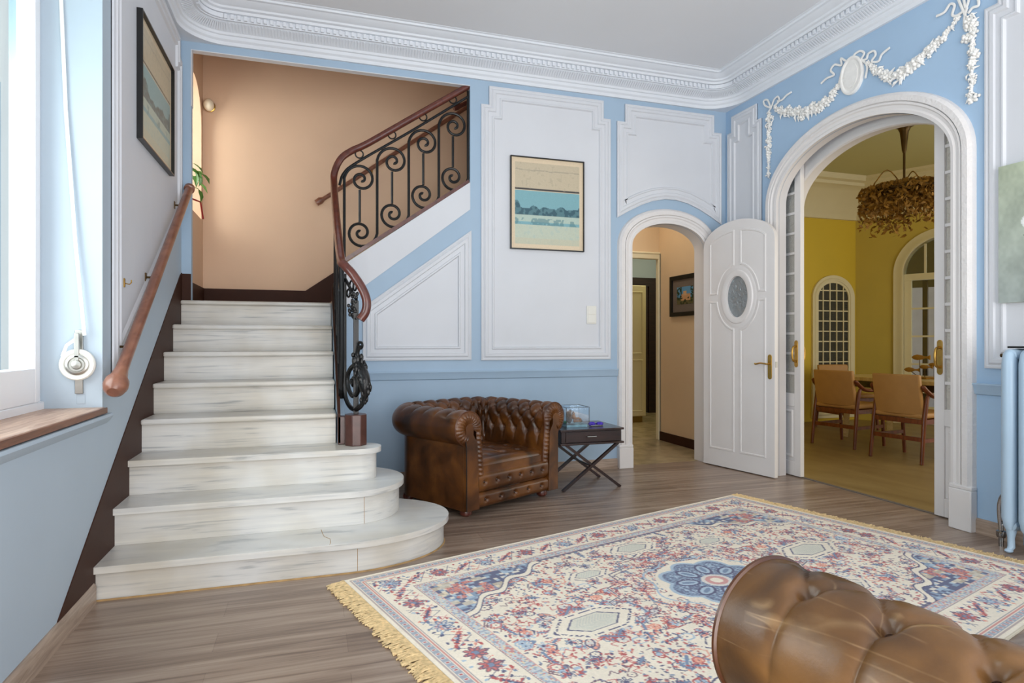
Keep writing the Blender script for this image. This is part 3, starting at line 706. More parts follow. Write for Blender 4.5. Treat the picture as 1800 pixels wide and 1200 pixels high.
MB().tube(smoothpath([pl(1.262, 3.235), pl(0.79, 2.90), pl(0.35, 2.60), pl(0.24, 2.50), pl(0.205, 2.40)], 6), 0.011, 8).build('upper_bar', M['iron'], rl)
MB().bar((0.24, YRL, 1.80), (1.268, YRL, 2.515), 0.024, 0.03).build('bottom_rail', M['mahogany'], rl)
ring = None
for (x, z) in ((0.36, 2.662), (0.621, 2.843), (0.876, 3.018), (1.128, 3.192)):
    MB().tube([(x + 0.031 * math.cos(t), YRL, z + 0.031 * math.sin(t)) for t in np.linspace(0, 2 * PI, 25)[:-1]], 0.006, 6, closed=True, ref=(0, 1, 0)).build('ring', M['iron'], rl)
# the lower flight of the railing, going down towards the room
XQ = 0.168; ys = [5.04, 4.77, 4.50, 4.23]; pq = lambda a, b: (XQ, a, b)
for k, y in enumerate(ys):
    zt_ = 1.70 + (y - 3.95) * 0.69 - 0.33; zb_ = zt_ - 0.43
    tp = [(y - (a - 0), b) for a, b in spiral(0.132, zt_, 0.132, PI, 1.75, -1)]
    pts = [pq(*q) for q in reversed(tp)] + [pq(y, zb_ - 0.16)]
    MB().tube(pts, 0.0105, 8).build('scroll_baluster', M['iron'], rl)
    MB().tube([pq(y - 0.13, zt_ - 0.09), pq(y - 0.13, zb_ - 0.2)], 0.009, 8).build('short_bar', M['iron'], rl)
MB().tube([pq(5.06, 2.29), pq(4.05, 1.60)], 0.010, 8).build('upper_bar', M['iron'], rl)
MB().bar((XQ - 0.003, 5.10, 1.605), (XQ - 0.003, 3.98, 0.825), 0.02, 0.024).build('bottom_rail', M['iron'], rl)
# newel: octagonal block, post, big scroll and leaves
o_ = [(0.25 + 0.068 * math.cos(PI / 8 + k * PI / 4), 3.875 + 0.075 * math.sin(PI / 8 + k * PI / 4)) for k in range(8)]
nb = MB().prism([o_], lambda a, b, h: (a, b, h), 0.5305, 0.715); nb.box((0.147, 3.90, 0.5305), (0.20, 4.02, 0.70)); nb.build('newel_block', M['newel'], rl, bevel=0.004)
MB().bar((0.252, 3.88, 0.716), (0.252, 3.88, 1.40), 0.03).build('newel_post', M['iron'], rl)
ex, ey = 0.38, -0.925
def ob(u, v, off=0.0):
    a = (u - 623) * 0.00346 / 0.645
    return (0.243 + ex * a + off, 3.885 + ey * a - off * 0.3, 1.15 - 3.785 * (v - 601) / FPX)
sp_ = [(597, 478), (597, 560), (597, 640), (597.5, 682), (601, 702), (611, 715), (624, 719), (638, 712), (648, 695), (652, 672), (647, 650), (636, 639), (622, 642), (610, 652), (605, 668), (609, 686), (619, 696), (629, 691), (633, 679), (629, 666), (622, 664), (619, 671), (623, 676)]
P_ = smoothpath([ob(*q) for q in sp_], 5)
MB().tube(P_, [0.014] * (len(P_) - 8) + [0.02] * 8, 8).build('newel_scroll', M['iron'], rl)
MB().tube([(0.172, 4.02, 0.80), (0.176, 3.99, 1.1), (0.176, 3.98, 1.45), (0.172, 3.99, 1.62)], 0.016, 8).build('end_bar', M['iron'], rl)
random.seed(5); lf = MB()
lp = smoothpath([ob(633, 612), ob(630, 626), ob(634, 642), ob(642, 657), ob(648, 674), ob(648, 692), ob(641, 708)], 4); L_ = len(lp)
lf.tube(lp, [0.012 + 0.028 * math.sin(PI * min(1, max(0, (i - 2) / (L_ - 4)))) ** 1.2 for i in range(L_)], 10)
for i in range(46):
    t = random.uniform(0.18, 0.95); q = Vector(lp[int(t * (L_ - 1))]); w = 0.034 * math.sin(PI * t) + 0.006
    th = random.uniform(0, 2 * PI)
    lf.ball(q + Vector((w * math.cos(th), -abs(w * math.sin(th)) * 0.8, random.uniform(-0.01, 0.01))), (random.uniform(0.006, 0.013), random.uniform(0.006, 0.012), random.uniform(0.014, 0.028)), 6, 5)
lf.tube([ob(633 + (7 - 4.5 * t / 20) * math.cos(2.6 - t * 0.42) + 4, 607 + (7 - 4.5 * t / 20) * math.sin(2.6 - t * 0.42) - 1) for t in range(20)], 0.008, 6)
lf.build('leaf_ornament', M['iron'], rl)
lf = MB(); lf.tube([ob(600, 488), ob(612, 505), ob(628, 528)], 0.010, 6)
for (u, v, r) in ((616, 501, 6), (624, 504, 5), (608, 514, 5)):
    lf.tube([ob(u + r * 0.8 * math.cos(t), v + r * 1.4 * math.sin(t)) for t in np.linspace(0, 2 * PI, 14)[:-1]], 0.006, 6, closed=True)
for i in range(30):
    u = random.uniform(611, 629); v = random.uniform(514, 556); lf.ball(ob(u, v, random.uniform(-0.015, 0.015)), (0.010, 0.009, 0.013), 6, 5)
lf.tube([ob(609 + 3 * k, v) for k, v in enumerate((542, 549, 553, 556, 559, 561, 560))], 0.008, 6)
lf.build('leaf_ornament', M['iron'], rl)

# ================================================================== PRINTS ON THE WALLS
def lerp(a, b, t): return a + (b - a) * t
def soft(h, w, f, seed):
    r = np.random.default_rng(seed); g = r.random((f, f)); y = np.linspace(0, f - 1.001, h); x = np.linspace(0, f - 1.001, w)
    i = y.astype(int); j = x.astype(int); fy = (y - i)[:, None]; fx = (x - j)[None]
    return (g[i][:, j] * (1 - fy) + g[np.minimum(i + 1, f - 1)][:, j] * fy) * (1 - fx) + (g[i][:, np.minimum(j + 1, f - 1)] * (1 - fy) + g[np.minimum(i + 1, f - 1)][:, np.minimum(j + 1, f - 1)] * fy) * fx
def col(c): return np.array(s2l(c))
def print_art(h, w, seed, faded=False):
    """generic landscape study: beige sketch strip above a teal riverside band with dark trees"""
    I = np.zeros((h, w, 3)); y = np.linspace(0, 1, h)[:, None]; x = np.linspace(0, 1, w)[None]; Z = np.zeros((h, w))
    I[:] = col((222, 202, 172))
    inn = (x > 0.05) & (x < 0.95) & (y > 0.05) & (y < 0.95)
    def put(mask, c, a=1.0): I[mask] = I[mask] * (1 - a) + col(c) * a
    put(inn & (y < 0.34), (196, 182, 156)); put(inn & (y > 0.36), (126, 172, 180))
    put(inn & (y > 0.335) & (y < 0.35), (64, 62, 62))
    n = soft(h, w, 14, seed); n2 = soft(h, w, 40, seed + 1)
    put(inn & (y < 0.34) & (np.abs(y - 0.12 - 0.02 * n) < 0.006), (160, 150, 134), 0.7); put(inn & (y < 0.34) & (n2 > 0.75), (176, 164, 142), 0.5)
    tree = inn & (y > 0.42) & (y < 0.63) & (y > 0.60 - 0.18 * n * (0.5 + np.abs(x - 0.5) * 1.6))
    put(tree, (58, 92, 104)); put(tree & (n2 > 0.55), (84, 122, 130))
    put(inn & (y > 0.625) & (y < 0.70), (178, 196, 184)); put(inn & (y > 0.66) & (y < 0.735) & (n > 0.52) & (n2 > 0.3), (92, 134, 140), 0.7)
    put(inn & (y > 0.735), (190, 198, 180)); put(inn & (y > 0.735) & (n2 > 0.7), (168, 190, 184), 0.4); put(inn & (y > 0.88), (198, 192, 166), 0.6)
    if faded:
        I = I * 0.75 + col((206, 190, 160)) * 0.25
    return I * (0.96 + 0.08 * RNG.random((h, w, 1)))
def framed(name, mp, a0, a1, z0, z1, art, label, frame='black', fw=0.014, fd=0.03, flip=False, mount=None):
    c = mp((a0 + a1) / 2, z0, 0.0); t = thing(name, c, label, 'picture')
    lo = [(a0, z0), (a1, z0), (a1, z1), (a0, z1)]
    MB().sweep(lo, [(0, 0.004), (0, fd), (fw, fd), (fw, 0.014), (fw, 0.004)], mp, True, 1).build('frame', M[frame], t, bevel=0.001)
    MB().prism([[(a0 + 0.002, z0 + 0.002), (a1 - 0.002, z0 + 0.002), (a1 - 0.002, z1 - 0.002), (a0 + 0.002, z1 - 0.002)]], mp, 0.005, 0.010).build('backing_board', M['grey'], t)
    i0, i1, k0, k1 = a0 + fw, a1 - fw, z0 + fw, z1 - fw
    if mount:
        MB().prism([[(i0, k0), (i1, k0), (i1, k1), (i0, k1)]], mp, 0.0105, 0.013).build('mount', M['grey'], t)
        i0 += mount; i1 -= mount; k0 += mount; k1 -= mount
    h, w, _ = art.shape
    zz = np.linspace(k1, k0, h); aa = np.linspace(i1, i0, w) if flip else np.linspace(i0, i1, w)
    P = np.array([[mp(a, z, 0.0145) for a in aa] for z in zz]); vgrid('print', P, art, M['print'], t)
    return t
framed('framed_print', mB, 1.622, 2.312, 1.953, 2.758, print_art(150, 130, 4), 'black-framed teal and beige riverside print on tall white panel', fw=0.009)
framed('framed_print', mL, 3.87, 4.70, 2.268, 2.983, print_art(110, 120, 9, True), 'black-framed faded print above the wall handrail', fd=0.035, fw=0.009)
# light switch
sw_ = thing('light_switch', (2.39, YB - 0.006, 1.31), 'ivory double light switch on the tall white panel', 'light switch')
MB().box((2.343, YB - 0.014, 1.313), (2.437, YB - 0.004, 1.475)).build('plate', M['plastic'], sw_, bevel=0.003)
for z in (1.323, 1.397): MB().box((2.353, YB - 0.019, z), (2.427, YB - 0.014, z + 0.068)).build('rocker', M['plastic'], sw_, bevel=0.002)

# ================================================================== WHITE DOOR LEAF
HX, HY = 3.555, 5.075; EX, EY = 3.715, 4.305
L = math.hypot(EX - HX, EY - HY); ux, uy = (EX - HX) / L, (EY - HY) / L; nx_, ny_ = uy, -ux      # n towards the room's left side
if nx_ > 0: nx_, ny_ = -nx_, -ny_
def mD(a, b, h): return (HX + ux * a + nx_ * h, HY + uy * a + ny_ * h, b)
dr = thing('door_1', mD(L / 2, 0, 0), 'open white panelled door with oval window and arched top', 'door', kind='structure')
dtop = arc(L / 2, 2.03, L / 2, 0.215, 180, 0, 26)
ocx, ocz, orx, orz = 0.395, 1.555, 0.118, 0.185
oval = arc(ocx, ocz, orx, orz, 0, 360, 36)[:-1]
MB().prism([[(0, 0.008), (0, 2.03)] + dtop[1:-1] + [(L, 2.03), (L, 0.008)], oval], mD, -0.02, 0.02).build('leaf', M['warm_white'], dr, bevel=0.003)
MB().prism([arc(ocx, ocz, orx, orz, 0, 360, 36)[:-1]], mD, -0.003, 0.003).build('oval_pane', M['oval'], dr)
for s_d in (1, -1):
    mp = (lambda a, b, h, s=s_d: mD(a, b, s * h))
    ov = arc(ocx, ocz, orx, orz, 0, 360, 48)[:-1]
    MB().sweep(ov, [(0.0, 0.0), (0.0, 0.026), (-0.02, 0.032), (-0.05, 0.03), (-0.058, 0.02), (-0.085, 0.022), (-0.092, 0.0195)], mp, True, 1).build('oval_moulding', M['warm_white'], dr)
    m = MB(); pr = [(0, 0.0195), (0.004, 0.025), (0.016, 0.025), (0.024, 0.0165), (0.045, 0.0205), (0.05, 0.0195)]
    big = (orx + 0.105, orz + 0.105)
    def quarter(x0, x1, z0, z1, sx, sz):
        ang = {(-1, 1): (180, 90), (1, 1): (90, 0), (1, -1): (0, -90), (-1, -1): (270, 180)}[(sx, sz)]
        q = arc(ocx, ocz, big[0], big[1], ang[0], ang[1], 14)
        return [p for p in q if x0 <= p[0] <= x1 and z0 <= p[1] <= z1]
    xa, xb, xm0, xm1, zt0, zt1 = 0.075, L - 0.085, ocx - 0.03, ocx + 0.03, 1.58, 1.53
    def top_z(x): return 2.03 - 0.01 + 0.14 * math.sqrt(max(0, 1 - ((x - L / 2) / (L / 2 - 0.06)) ** 2))
    tl = quarter(xa, xm0, zt0, 3, -1, 1)
    lp1 = [(xa, zt0), tl[0]] if False else [(xa, zt0)] + tl + [(xm0, tl[-1][1] + 0.0)] + [(x, top_z(x)) for x in np.linspace(xm0, xa, 10)]
    tr = quarter(xm1, xb, zt0, 3, 1, 1)
    lp2 = [(xm1, tr[0][1])] + tr + [(xb, zt0)] + [(x, top_z(x)) for x in np.linspace(xb, xm1, 10)]
    bl = quarter(xa, xm0, 0, zt1, -1, -1); lp3 = [(xm0, 0.16), (xm0, bl[0][1])] + bl + [(xa, zt1), (xa, 0.16)]
    brr = quarter(xm1, xb, 0, zt1, 1, -1); lp4 = [(xb, 0.16), (xb, zt1)] + brr + [(xm1, brr[-1][1]), (xm1, 0.16)]
    for lpq in (lp1, lp2, lp3, lp4):
        cl = [lpq[0]]
        for q in lpq[1:]:
            if (Vector(q) - Vector(cl[-1])).length > 0.004: cl.append(q)
        if (Vector(cl[0]) - Vector(cl[-1])).length < 0.004: cl.pop()
        ar = sum(cl[i][0] * cl[(i + 1) % len(cl)][1] - cl[(i + 1) % len(cl)][0] * cl[i][1] for i in range(len(cl)))
        if ar < 0: cl = cl[::-1]
        m.sweep(cl, pr, mp, True, 1)
    m.build('panel_moulding', M['warm_white'], dr, smooth=30)
def lever(mp, parent, a, z, direction):
    MB().prism([arc(a, z - 0.13 + 0.02, 0.02, 0.02, 180, 360, 8) + arc(a, z + 0.06, 0.02, 0.02, 0, 180, 8)], mp, 0.0205, 0.026).build('handle_plate', M['brass'], parent, bevel=0.002)
    pts = [mp(a, z, 0.026), mp(a, z, 0.055), mp(a + direction * 0.02, z + 0.002, 0.062), mp(a + direction * 0.07, z + 0.006, 0.06), mp(a + direction * 0.115, z - 0.004, 0.06), mp(a + direction * 0.125, z + 0.004, 0.06)]
    MB().tube(smoothpath(pts, 4), 0.007, 10).build('door_handle', M['brass'], parent)
lever(mD, dr, L - 0.045, 0.965, -1); lever(lambda a, b, h: mD(a, b, -h), dr, L - 0.045, 0.965, -1)
MB().prism([[(0.935, -0.012), (0.935, 0.012), (0.985, 0.012), (0.985, -0.012)]], lambda a, b, h: mD(L + h, a, b), 0, 0.003).build('latch_plate', M['steel'], dr)

# ================================================================== SLIDING DOORS IN THE WIDE ARCH
def sliding(y0, y1, pull_y, label, flip):
    t = thing('door_2' if flip else 'door_3', (3.95, (y0 + y1) / 2, 0), label, 'sliding door', kind='structure')
    x0, x1 = 3.926, 3.966; st = 0.07
    m = MB(); zt, zb = 2.85, 0.71
    m.box((x0, y0, 0.008), (x1, y0 + st, zt)); m.box((x0, y1 - st, 0.008), (x1, y1, zt))
    m.box((x0, y0 + st, 0.008), (x1, y1 - st, 0.13)); m.box((x0, y0 + st, zb - 0.11), (x1, y1 - st, zb)); m.box((x0, y0 + st, zt - 0.08), (x1, y1 - st, zt))
    m.box((x0 + 0.008, y0 + st, 0.13), (x1 - 0.008, y1 - st, zb - 0.11))
    m.sweep([(y0 + st + 0.02, 0.16), (y1 - st - 0.02, 0.16), (y1 - st - 0.02, zb - 0.14), (y0 + st + 0.02, zb - 0.14)], [(0, 0), (0.006, 0.008), (0.02, 0.008), (0.028, 0.0)], lambda a, b, h: (x0 + 0.008 - h, a, b), True, 1)
    m.build('leaf', M['warm_white'], t, bevel=0.003)
    gb = MB(); n = 12; cols = 4
    for k in range(1, n): z = zb + (zt - 0.08 - zb) * k / n; gb.box((x0 + 0.006, y0 + st, z - 0.01), (x1 - 0.006, y1 - st, z + 0.01))
    w = (y1 - y0 - 2 * st) / cols
    for k in range(1, cols): gb.box((x0 + 0.006, y0 + st + k * w - 0.01, zb), (x1 - 0.006, y0 + st + k * w + 0.01, zt - 0.08))
    gb.build('glazing_bar', M['warm_white'], t)
    MB().box((3.944, y0 + st, zb), (3.948, y1 - st, zt - 0.08)).build('pane', M['frost'], t)
    for sx, xx in ((-1, x0), (1, x1)):
        mp = lambda a, b, h: (xx + sx * h, a, b)
        hh = MB().prism([arc(pull_y, 0.955, 0.019, 0.02, 180, 360, 8) + arc(pull_y, 1.145, 0.019, 0.02, 0, 180, 8)], mp, 0, 0.006)
        hh.build('handle_plate', M['brass'], t, bevel=0.002)
        MB().tube(smoothpath([mp(pull_y, 0.985, 0.005), mp(pull_y, 0.995, 0.035), mp(pull_y, 1.05, 0.045), mp(pull_y, 1.105, 0.035), mp(pull_y, 1.115, 0.005)], 5), 0.009, 10).build('pull_handle', M['brass'], t)
    return t
sliding(4.262, 5.02, 4.262 + 0.045, 'white glazed sliding door leaf beside the open arched-top door', True)
sliding(2.33, 3.075, 3.075 - 0.042, 'white glazed sliding door leaf at the right of the wide arch', False)

# ================================================================== PLASTER GARLANDS ABOVE THE WIDE ARCH
def onR(u, v): p = on_x(u, v, XR); return (p.y, p.z)
def flowers(mb, pts, width, n, seed, mp=mR):
    r = random.Random(seed); P = smoothpath(pts, 10); L_ = len(P)
    mb.tube([mp(a, b, 0.008) for a, b in P], 0.009, 6)
    for i in range(n):
        t = (i + r.random()) / n; a, b = P[int(t * (L_ - 1))]; w = width(t)
        da, db = r.gauss(0, 0.4) * w, r.gauss(0, 0.4) * w; s = r.uniform(0.28, 0.58) * w + 0.005
        c = mp(a + da, b + db, 0.012 + s * 0.3)
        if r.random() < 0.45:                                            # a rose: petals round a bud
            mb.ball(c, (s * 0.6, s * 0.45, s * 0.45), 7, 5)
            for k in range(5):
                th = 2 * PI * k / 5 + r.random(); q = mp(a + da + math.cos(th) * s * 0.7, b + db + math.sin(th) * s * 0.7, 0.008)
                mb.ball(q, (s * 0.4, s * 0.45, s * 0.45), 6, 4)
        else:                                                            # a leaf
            th = r.uniform(0, PI); d = Vector((math.cos(th), math.sin(th))) * s * 1.3
            mb.tube([mp(a + da - d.x, b + db - d.y, 0.004), mp(a + da, b + db, 0.018), mp(a + da + d.x, b + db + d.y, 0.004)], [0.002, s * 0.42, 0.002], 5)
def ribbon(mb, pts, r=0.0085, mp=mR):
    P = smoothpath(pts, 6); mb.tube([mp(a, b, 0.010) for a, b in P], r, 6, rx=0.7)
def plaster(name, fn, label):
    m = MB(); fn(m); return tag(m.build(name, M['plaster'], None, smooth=60), label, 'plaster ornament')
bump_w = lambda t: 0.012 + 0.042 * math.sin(PI * t) ** 0.9
def swag_r(m): flowers(m, [onR(1527, 112), onR(1548, 128), onR(1580, 132), onR(1612, 110), onR(1650, 75), onR(1690, 28)], lambda t: 0.014 + 0.036 * math.sin(PI * t), 150, 1)
def swag_l(m): flowers(m, [onR(1484, 140), onR(1465, 165), onR(1440, 188), onR(1408, 200), onR(1378, 196), onR(1362, 190)], lambda t: 0.014 + 0.04 * math.sin(PI * t), 130, 2)
def drop_r(m): flowers(m, [onR(1710, 25), onR(1709, 60), onR(1711, 90), onR(1710, 130), onR(1709, 182)], lambda t: 0.018 + 0.026 * abs(math.sin(PI * 2.3 * t)), 95, 3)
def drop_l(m): flowers(m, [onR(1353.5, 198), onR(1353, 230), onR(1352.5, 262), onR(1352, 312)], lambda t: 0.014 + 0.024 * abs(math.sin(PI * 2.3 * t)), 85, 4)
def bow_r(m):
    ribbon(m, [onR(1648, 29), onR(1662, 22), onR(1672, 8), onR(1680, 10), onR(1676, 26), onR(1684, 28), onR(1698, 18)]); ribbon(m, [onR(1700, 30), onR(1688, 2), onR(1684, -10), onR(1694, -8), onR(1700, 14), onR(1708, -6), onR(1720, -4), onR(1722, 10), onR(1712, 14), onR(1704, 24)])
    ribbon(m, [onR(1702, 14), onR(1698, 30), onR(1697, 42)])
def bow_l(m):
    ribbon(m, [onR(1358, 190), onR(1347, 186), onR(1344, 178), onR(1351, 176), onR(1357, 188), onR(1362, 176), onR(1369, 170), onR(1371, 178), onR(1362, 187)]); ribbon(m, [onR(1368, 178), onR(1376, 176), onR(1384, 168), onR(1393, 162)]); ribbon(m, [onR(1358, 188), onR(1353, 196), onR(1350, 200)])
def medallion(m):
    c = onR(1499, 133); e = arc(c[0], c[1], 0.098, 0.135, 0, 360, 36)[:-1]
    m.prism([e], mR, 0, 0.016); m.sweep(e[::-1], [(-0.006, 0), (-0.006, 0.02), (0.006, 0.026), (0.016, 0.02), (0.02, 0.016)], mR, True, -1)
    m.prism([arc(c[0], c[1], 0.06, 0.09, 0, 360, 24)[:-1]], mR, 0.016, 0.021)
    ribbon(m, [onR(1500, 108), onR(1490, 108), onR(1480, 103), onR(1481, 115), onR(1469, 114), onR(1462, 124), onR(1468, 132), onR(1455, 138), onR(1445, 147)])
    ribbon(m, [onR(1500, 106), onR(1504, 96), onR(1514, 90), onR(1521, 94), onR(1516, 105), onR(1525, 104), onR(1528, 95), onR(1538, 90), onR(1541, 97), onR(1534, 108), onR(1546, 108), onR(1552, 96), onR(1566, 84)])
    ribbon(m, [onR(1516, 104), onR(1526, 116), onR(1523, 138)]); ribbon(m, [onR(1484, 120), onR(1478, 140), onR(1476, 158)])
plaster('plaster_swag', swag_r, 'long white plaster flower swag right of the oval medallion'); plaster('plaster_swag', swag_l, 'shorter white plaster flower swag left of the oval medallion')
plaster('plaster_flower_drop', drop_r, 'white plaster flower drop hanging at the right of the arch'); plaster('plaster_flower_drop', drop_l, 'white plaster flower drop hanging at the left of the arch')
plaster('plaster_bow', bow_r, 'white plaster ribbon bow at upper right above the arch'); plaster('plaster_bow', bow_l, 'white plaster ribbon bow at left above the arch')
plaster('plaster_medallion', medallion, 'oval white plaster medallion with ribbons above the arch')
# ================================================================== CHESTERFIELD SEATING
def chesterfield(name, loc, rz, label, cat, W=0.78, D=0.78, ztop=0.695, R=0.105, ds=0.125, leather='leather', seat_z=0.335, ns=520, arm=0.13, front_rows=True, crv=0.2, over=0.06, pleat=1.35, rows=4, dt=0.088, cw=0.022, amp=0.020, topoff=-0.012, s0=0.06):
    root = thing(name, loc, label, cat, rz, local=True)
    LM = M[leather]; hw, hd = W / 2, D / 2
    # U path of the outer wall line: left front -> back -> right front
    segs = []
    yf = -hd + 0.015
    Ls = (hd - crv) - yf; La = crv * PI / 2; Lb = W - 2 * crv; T = 2 * Ls + 2 * La + Lb
    def pth(s):
        if s < Ls: return (-hw, yf + s), (-1, 0)
        s -= Ls
        if s < La:
            a = PI - s / crv; return (-hw + crv + crv * math.cos(a), hd - crv + crv * math.sin(a)), (math.cos(a), math.sin(a))
        s -= La
        if s < Lb: return (-hw + crv + s, hd), (0, 1)
        s -= Lb
        if s < La:
            a = PI / 2 - s / crv; return (hw - crv + crv * math.cos(a), hd - crv + crv * math.sin(a)), (math.cos(a), math.sin(a))
        s -= La
        return (hw, hd - crv - s), (1, 0)
    zc, oc = ztop - R, -R + over
    prof = [(-arm, seat_z - 0.09), (-arm - 0.005, seat_z), (-arm - 0.012, zc - 0.05)]
    prof = smoothpath([(a, b, 0) for a, b in prof], 8)[:-1]
    prof = [(a, b) for a, b, _ in prof]
    a0 = 180 + math.degrees(math.asin(min(1, 0.06 / R)))
    pa = arc(oc, zc, R, R, 196, -72, 46)
    # bring the inside of the roll over to the profile start
    prof = [(a + (pa[0][0] - prof[-1][0]) * (i / (len(prof) - 1)) ** 2, b) for i, (a, b) in enumerate(prof)]
    prof += pa + [(0.002, zc - R * 0.98)]
    prof = np.array(prof); dl = np.r_[0, np.cumsum(np.hypot(*np.diff(prof, axis=0).T))]
    t = np.linspace(0, dl[-1], 110); po = np.interp(t, dl, prof[:, 0]); pz = np.interp(t, dl, prof[:, 1])
    s = np.linspace(0, T, ns); Q = [pth(x) for x in s]; q = np.array([a for a, _ in Q]); n = np.array([b for _, b in Q])
    P = np.zeros((ns, len(t), 3)); P[:, :, 0] = q[:, 0:1] + n[:, 0:1] * po; P[:, :, 1] = q[:, 1:2] + n[:, 1:2] * po; P[:, :, 2] = pz[None]
    du = np.gradient(P, axis=0); dv = np.gradient(P, axis=1); N = np.cross(du, dv); N /= np.linalg.norm(N, axis=2, keepdims=True) + 1e-9
    top_i = int(np.argmax(pz))
    if N[ns // 8, top_i, 2] < 0: N = -N
    # tufting
    t_top = t[top_i]
    tb = t_top + topoff - (rows - 1) * dt                                          # button rows: 0,1,2 going up to just inside the top of the roll
    k = max(4, round((T - 2 * s0) / ds)); dsr = (T - 2 * s0) / k
    a = (s - s0) / dsr; b = (t - tb) / dt
    Ag, Bg = np.meshgrid(a, b, indexing='ij')
    fr = lambda x: np.abs(x - np.round(x))
    inn = (Bg >= 0) & (Bg <= rows - 1)
    sc = dsr * dt * 2 / math.hypot(dsr, 2 * dt)
    d_dia = np.minimum(fr(Ag - Bg / 2), fr(Ag + Bg / 2)) * sc * 1.0
    d_up = np.where(Bg < 0, fr(Ag), fr(Ag - (0.5 if (rows - 1) % 2 else 0.0))) * dsr
    dc = np.where(inn, d_dia, d_up)
    db = np.full_like(Ag, 9.0)
    for r in range(rows):
        off = 0.5 if r % 2 else 0.0
        dd = np.hypot(fr(Ag - off) * dsr, (Bg - r) * dt); db = np.minimum(db, dd)
    fade = np.clip(1 - (Bg - (rows - 1)) / pleat, 0.0, 1) * np.clip((Bg + 1.2) / 0.6, 0.0, 1)
    end = np.clip(np.minimum(s, T - s) / 0.05, 0.0, 1)[:, None]
    H = (amp * (1 - np.exp(-dc / cw)) - amp * 0.6) * fade * end - 0.026 * np.exp(-(db / 0.017) ** 2) * end
    P2 = P + N * H[:, :, None]
    mb = MB().grid(P2)
    tu = mb.build('back_and_arms', LM, root, smooth=75, recalc=False)
    # buttons
    bt = None
    for r in range(rows):
        off = 0.5 if r % 2 else 0.0
        for i in range(k + 1):
            aa = i + off
            if aa > k: continue
            si = s0 + aa * dsr; j = int(round(np.interp(tb + r * dt, t, np.arange(len(t))))); ii = int(round(si / T * (ns - 1)))
            if ii <= 3 or ii >= ns - 4: continue
            p = P2[ii, j] + N[ii, j] * 0.004
            if bt is None: bt = MB().ball((0, 0, 0), (0.009, 0.009, 0.006), 10, 6).build('button', M['button'], root); o = bt
            else: o = link_copy(bt, root)
            o.location = tuple(p); o.rotation_mode = 'QUATERNION'; o.rotation_quaternion = Vector((0, 0, 1)).rotation_difference(Vector(N[ii, j]))
    # outer body below the roll
    ow = [pth(x)[0] for x in np.linspace(0, T, 60)]
    iw = [(p[0] - nn[0] * arm * 0.3, p[1] - nn[1] * arm * 0.3) for p, nn in (pth(x) for x in np.linspace(T, 0, 60))]
    MB().prism([ow + iw], lambda x, y, h: (x, y, h), 0.05, zc - R * 0.5).build('outer_body', LM, root, bevel=0.006)
    # front faces of the arms: pleated band round the scroll, smooth tongue, piping
    for sx in (-1, 1):
        def mf(o, z, h): return (sx * (hw + o), yf - h, z)
        outl = [(po[i], pz[i]) for i in range(len(t))]
        K = len(outl); G = np.zeros((K, 9, 3))
        for i, (o, z) in enumerate(outl):
            if z < zc - 0.02 and o < oc: ic = (-arm + 0.055 + 0.012 * math.sin((z - seat_z) * 8), z)
            else:
                an = math.atan2(z - zc, o - oc); ic = (oc + 0.030 * math.cos(an), zc + 0.030 * math.sin(an))
            for j in range(9):
                u_ = j / 8
                h = 0.004 + 0.022 * math.sin(PI * min(1, u_ * 1.15) * 0.87) + 0.005 * math.sin(2 * PI * t[i] / 0.03) * math.sin(PI * u_)
                G[i, j] = mf(lerp(o, ic[0], u_), lerp(z, ic[1], u_), h)
        af = MB().grid(G).build('pleated_arm_front', LM, root, smooth=80)
        tg = arc(oc, zc, 0.034, 0.034, 200, -20, 12) + [(oc + 0.036, zc - 0.06), (0.004, zc - R * 1.1), (0.002, 0.055), (-arm + 0.045, 0.055), (-arm + 0.055, seat_z - 0.05), (-arm + 0.062, zc - 0.10), (oc - 0.03, zc - 0.04)]
        MB().prism([tg], mf, -0.015, 0.022).build('arm_tongue', LM, root, bevel=0.012, seg=3)
        MB().tube([mf(o, z, 0.004) for o, z in outl], 0.005, 6).build('piping', M['piping'], root)
        MB().tube([mf(a_, b_, 0.018) for a_, b_ in tg[13:16]], 0.004, 6).build('piping', M['black'], root)
    # front board with two padded bands
    wi = hw - arm + 0.045
    for z0, z1, nb, off in ((0.055, 0.155, 4, 0.5), (0.158, seat_z - 0.075, 5, 0.0)):
        nx, nz = 90, 20; X = np.linspace(-wi, wi, nx); Zz = np.linspace(0, 1, nz); G = np.zeros((nx, nz, 3)); nbb = max(nb, int(round(2 * wi / 0.13)) + (0 if off else 1))
        for i, x in enumerate(X):
            for j, v in enumerate(Zz):
                bulge = 0.022 * (1 - (2 * v - 1) ** 4)
                xb = (x + wi) / (2 * wi) * (nbb - (0 if off else 0)) - 0.5
                dd = math.hypot((xb - round(xb)) * 2 * wi / nbb, (v - 0.5) * (z1 - z0))
                G[i, j] = (x, yf + 0.004 - bulge + 0.018 * math.exp(-(dd / 0.014) ** 2), lerp(z0, z1, v))
        MB().grid(G).build('front_panel', LM, root, smooth=80)
        for i in range(nbb):
            x = -wi + (i + 0.5) / nbb * 2 * wi; o = link_copy(bt, root); o.location = (x, yf - 0.004, (z0 + z1) / 2); o.rotation_mode = 'QUATERNION'; o.rotation_quaternion = Vector((0, 0, 1)).rotation_difference(Vector((0, -1, 0)))
    # seat cushion
    nx, ny = int(110 * W / 0.78), 90; X = np.linspace(-1, 1, nx); Y = np.linspace(0, 1, ny); G = np.zeros((nx, ny, 3)); ws = hw - arm + 0.012; ylen = D - arm - 0.01
    kx = max(3, round(2 * ws / 0.14)); 
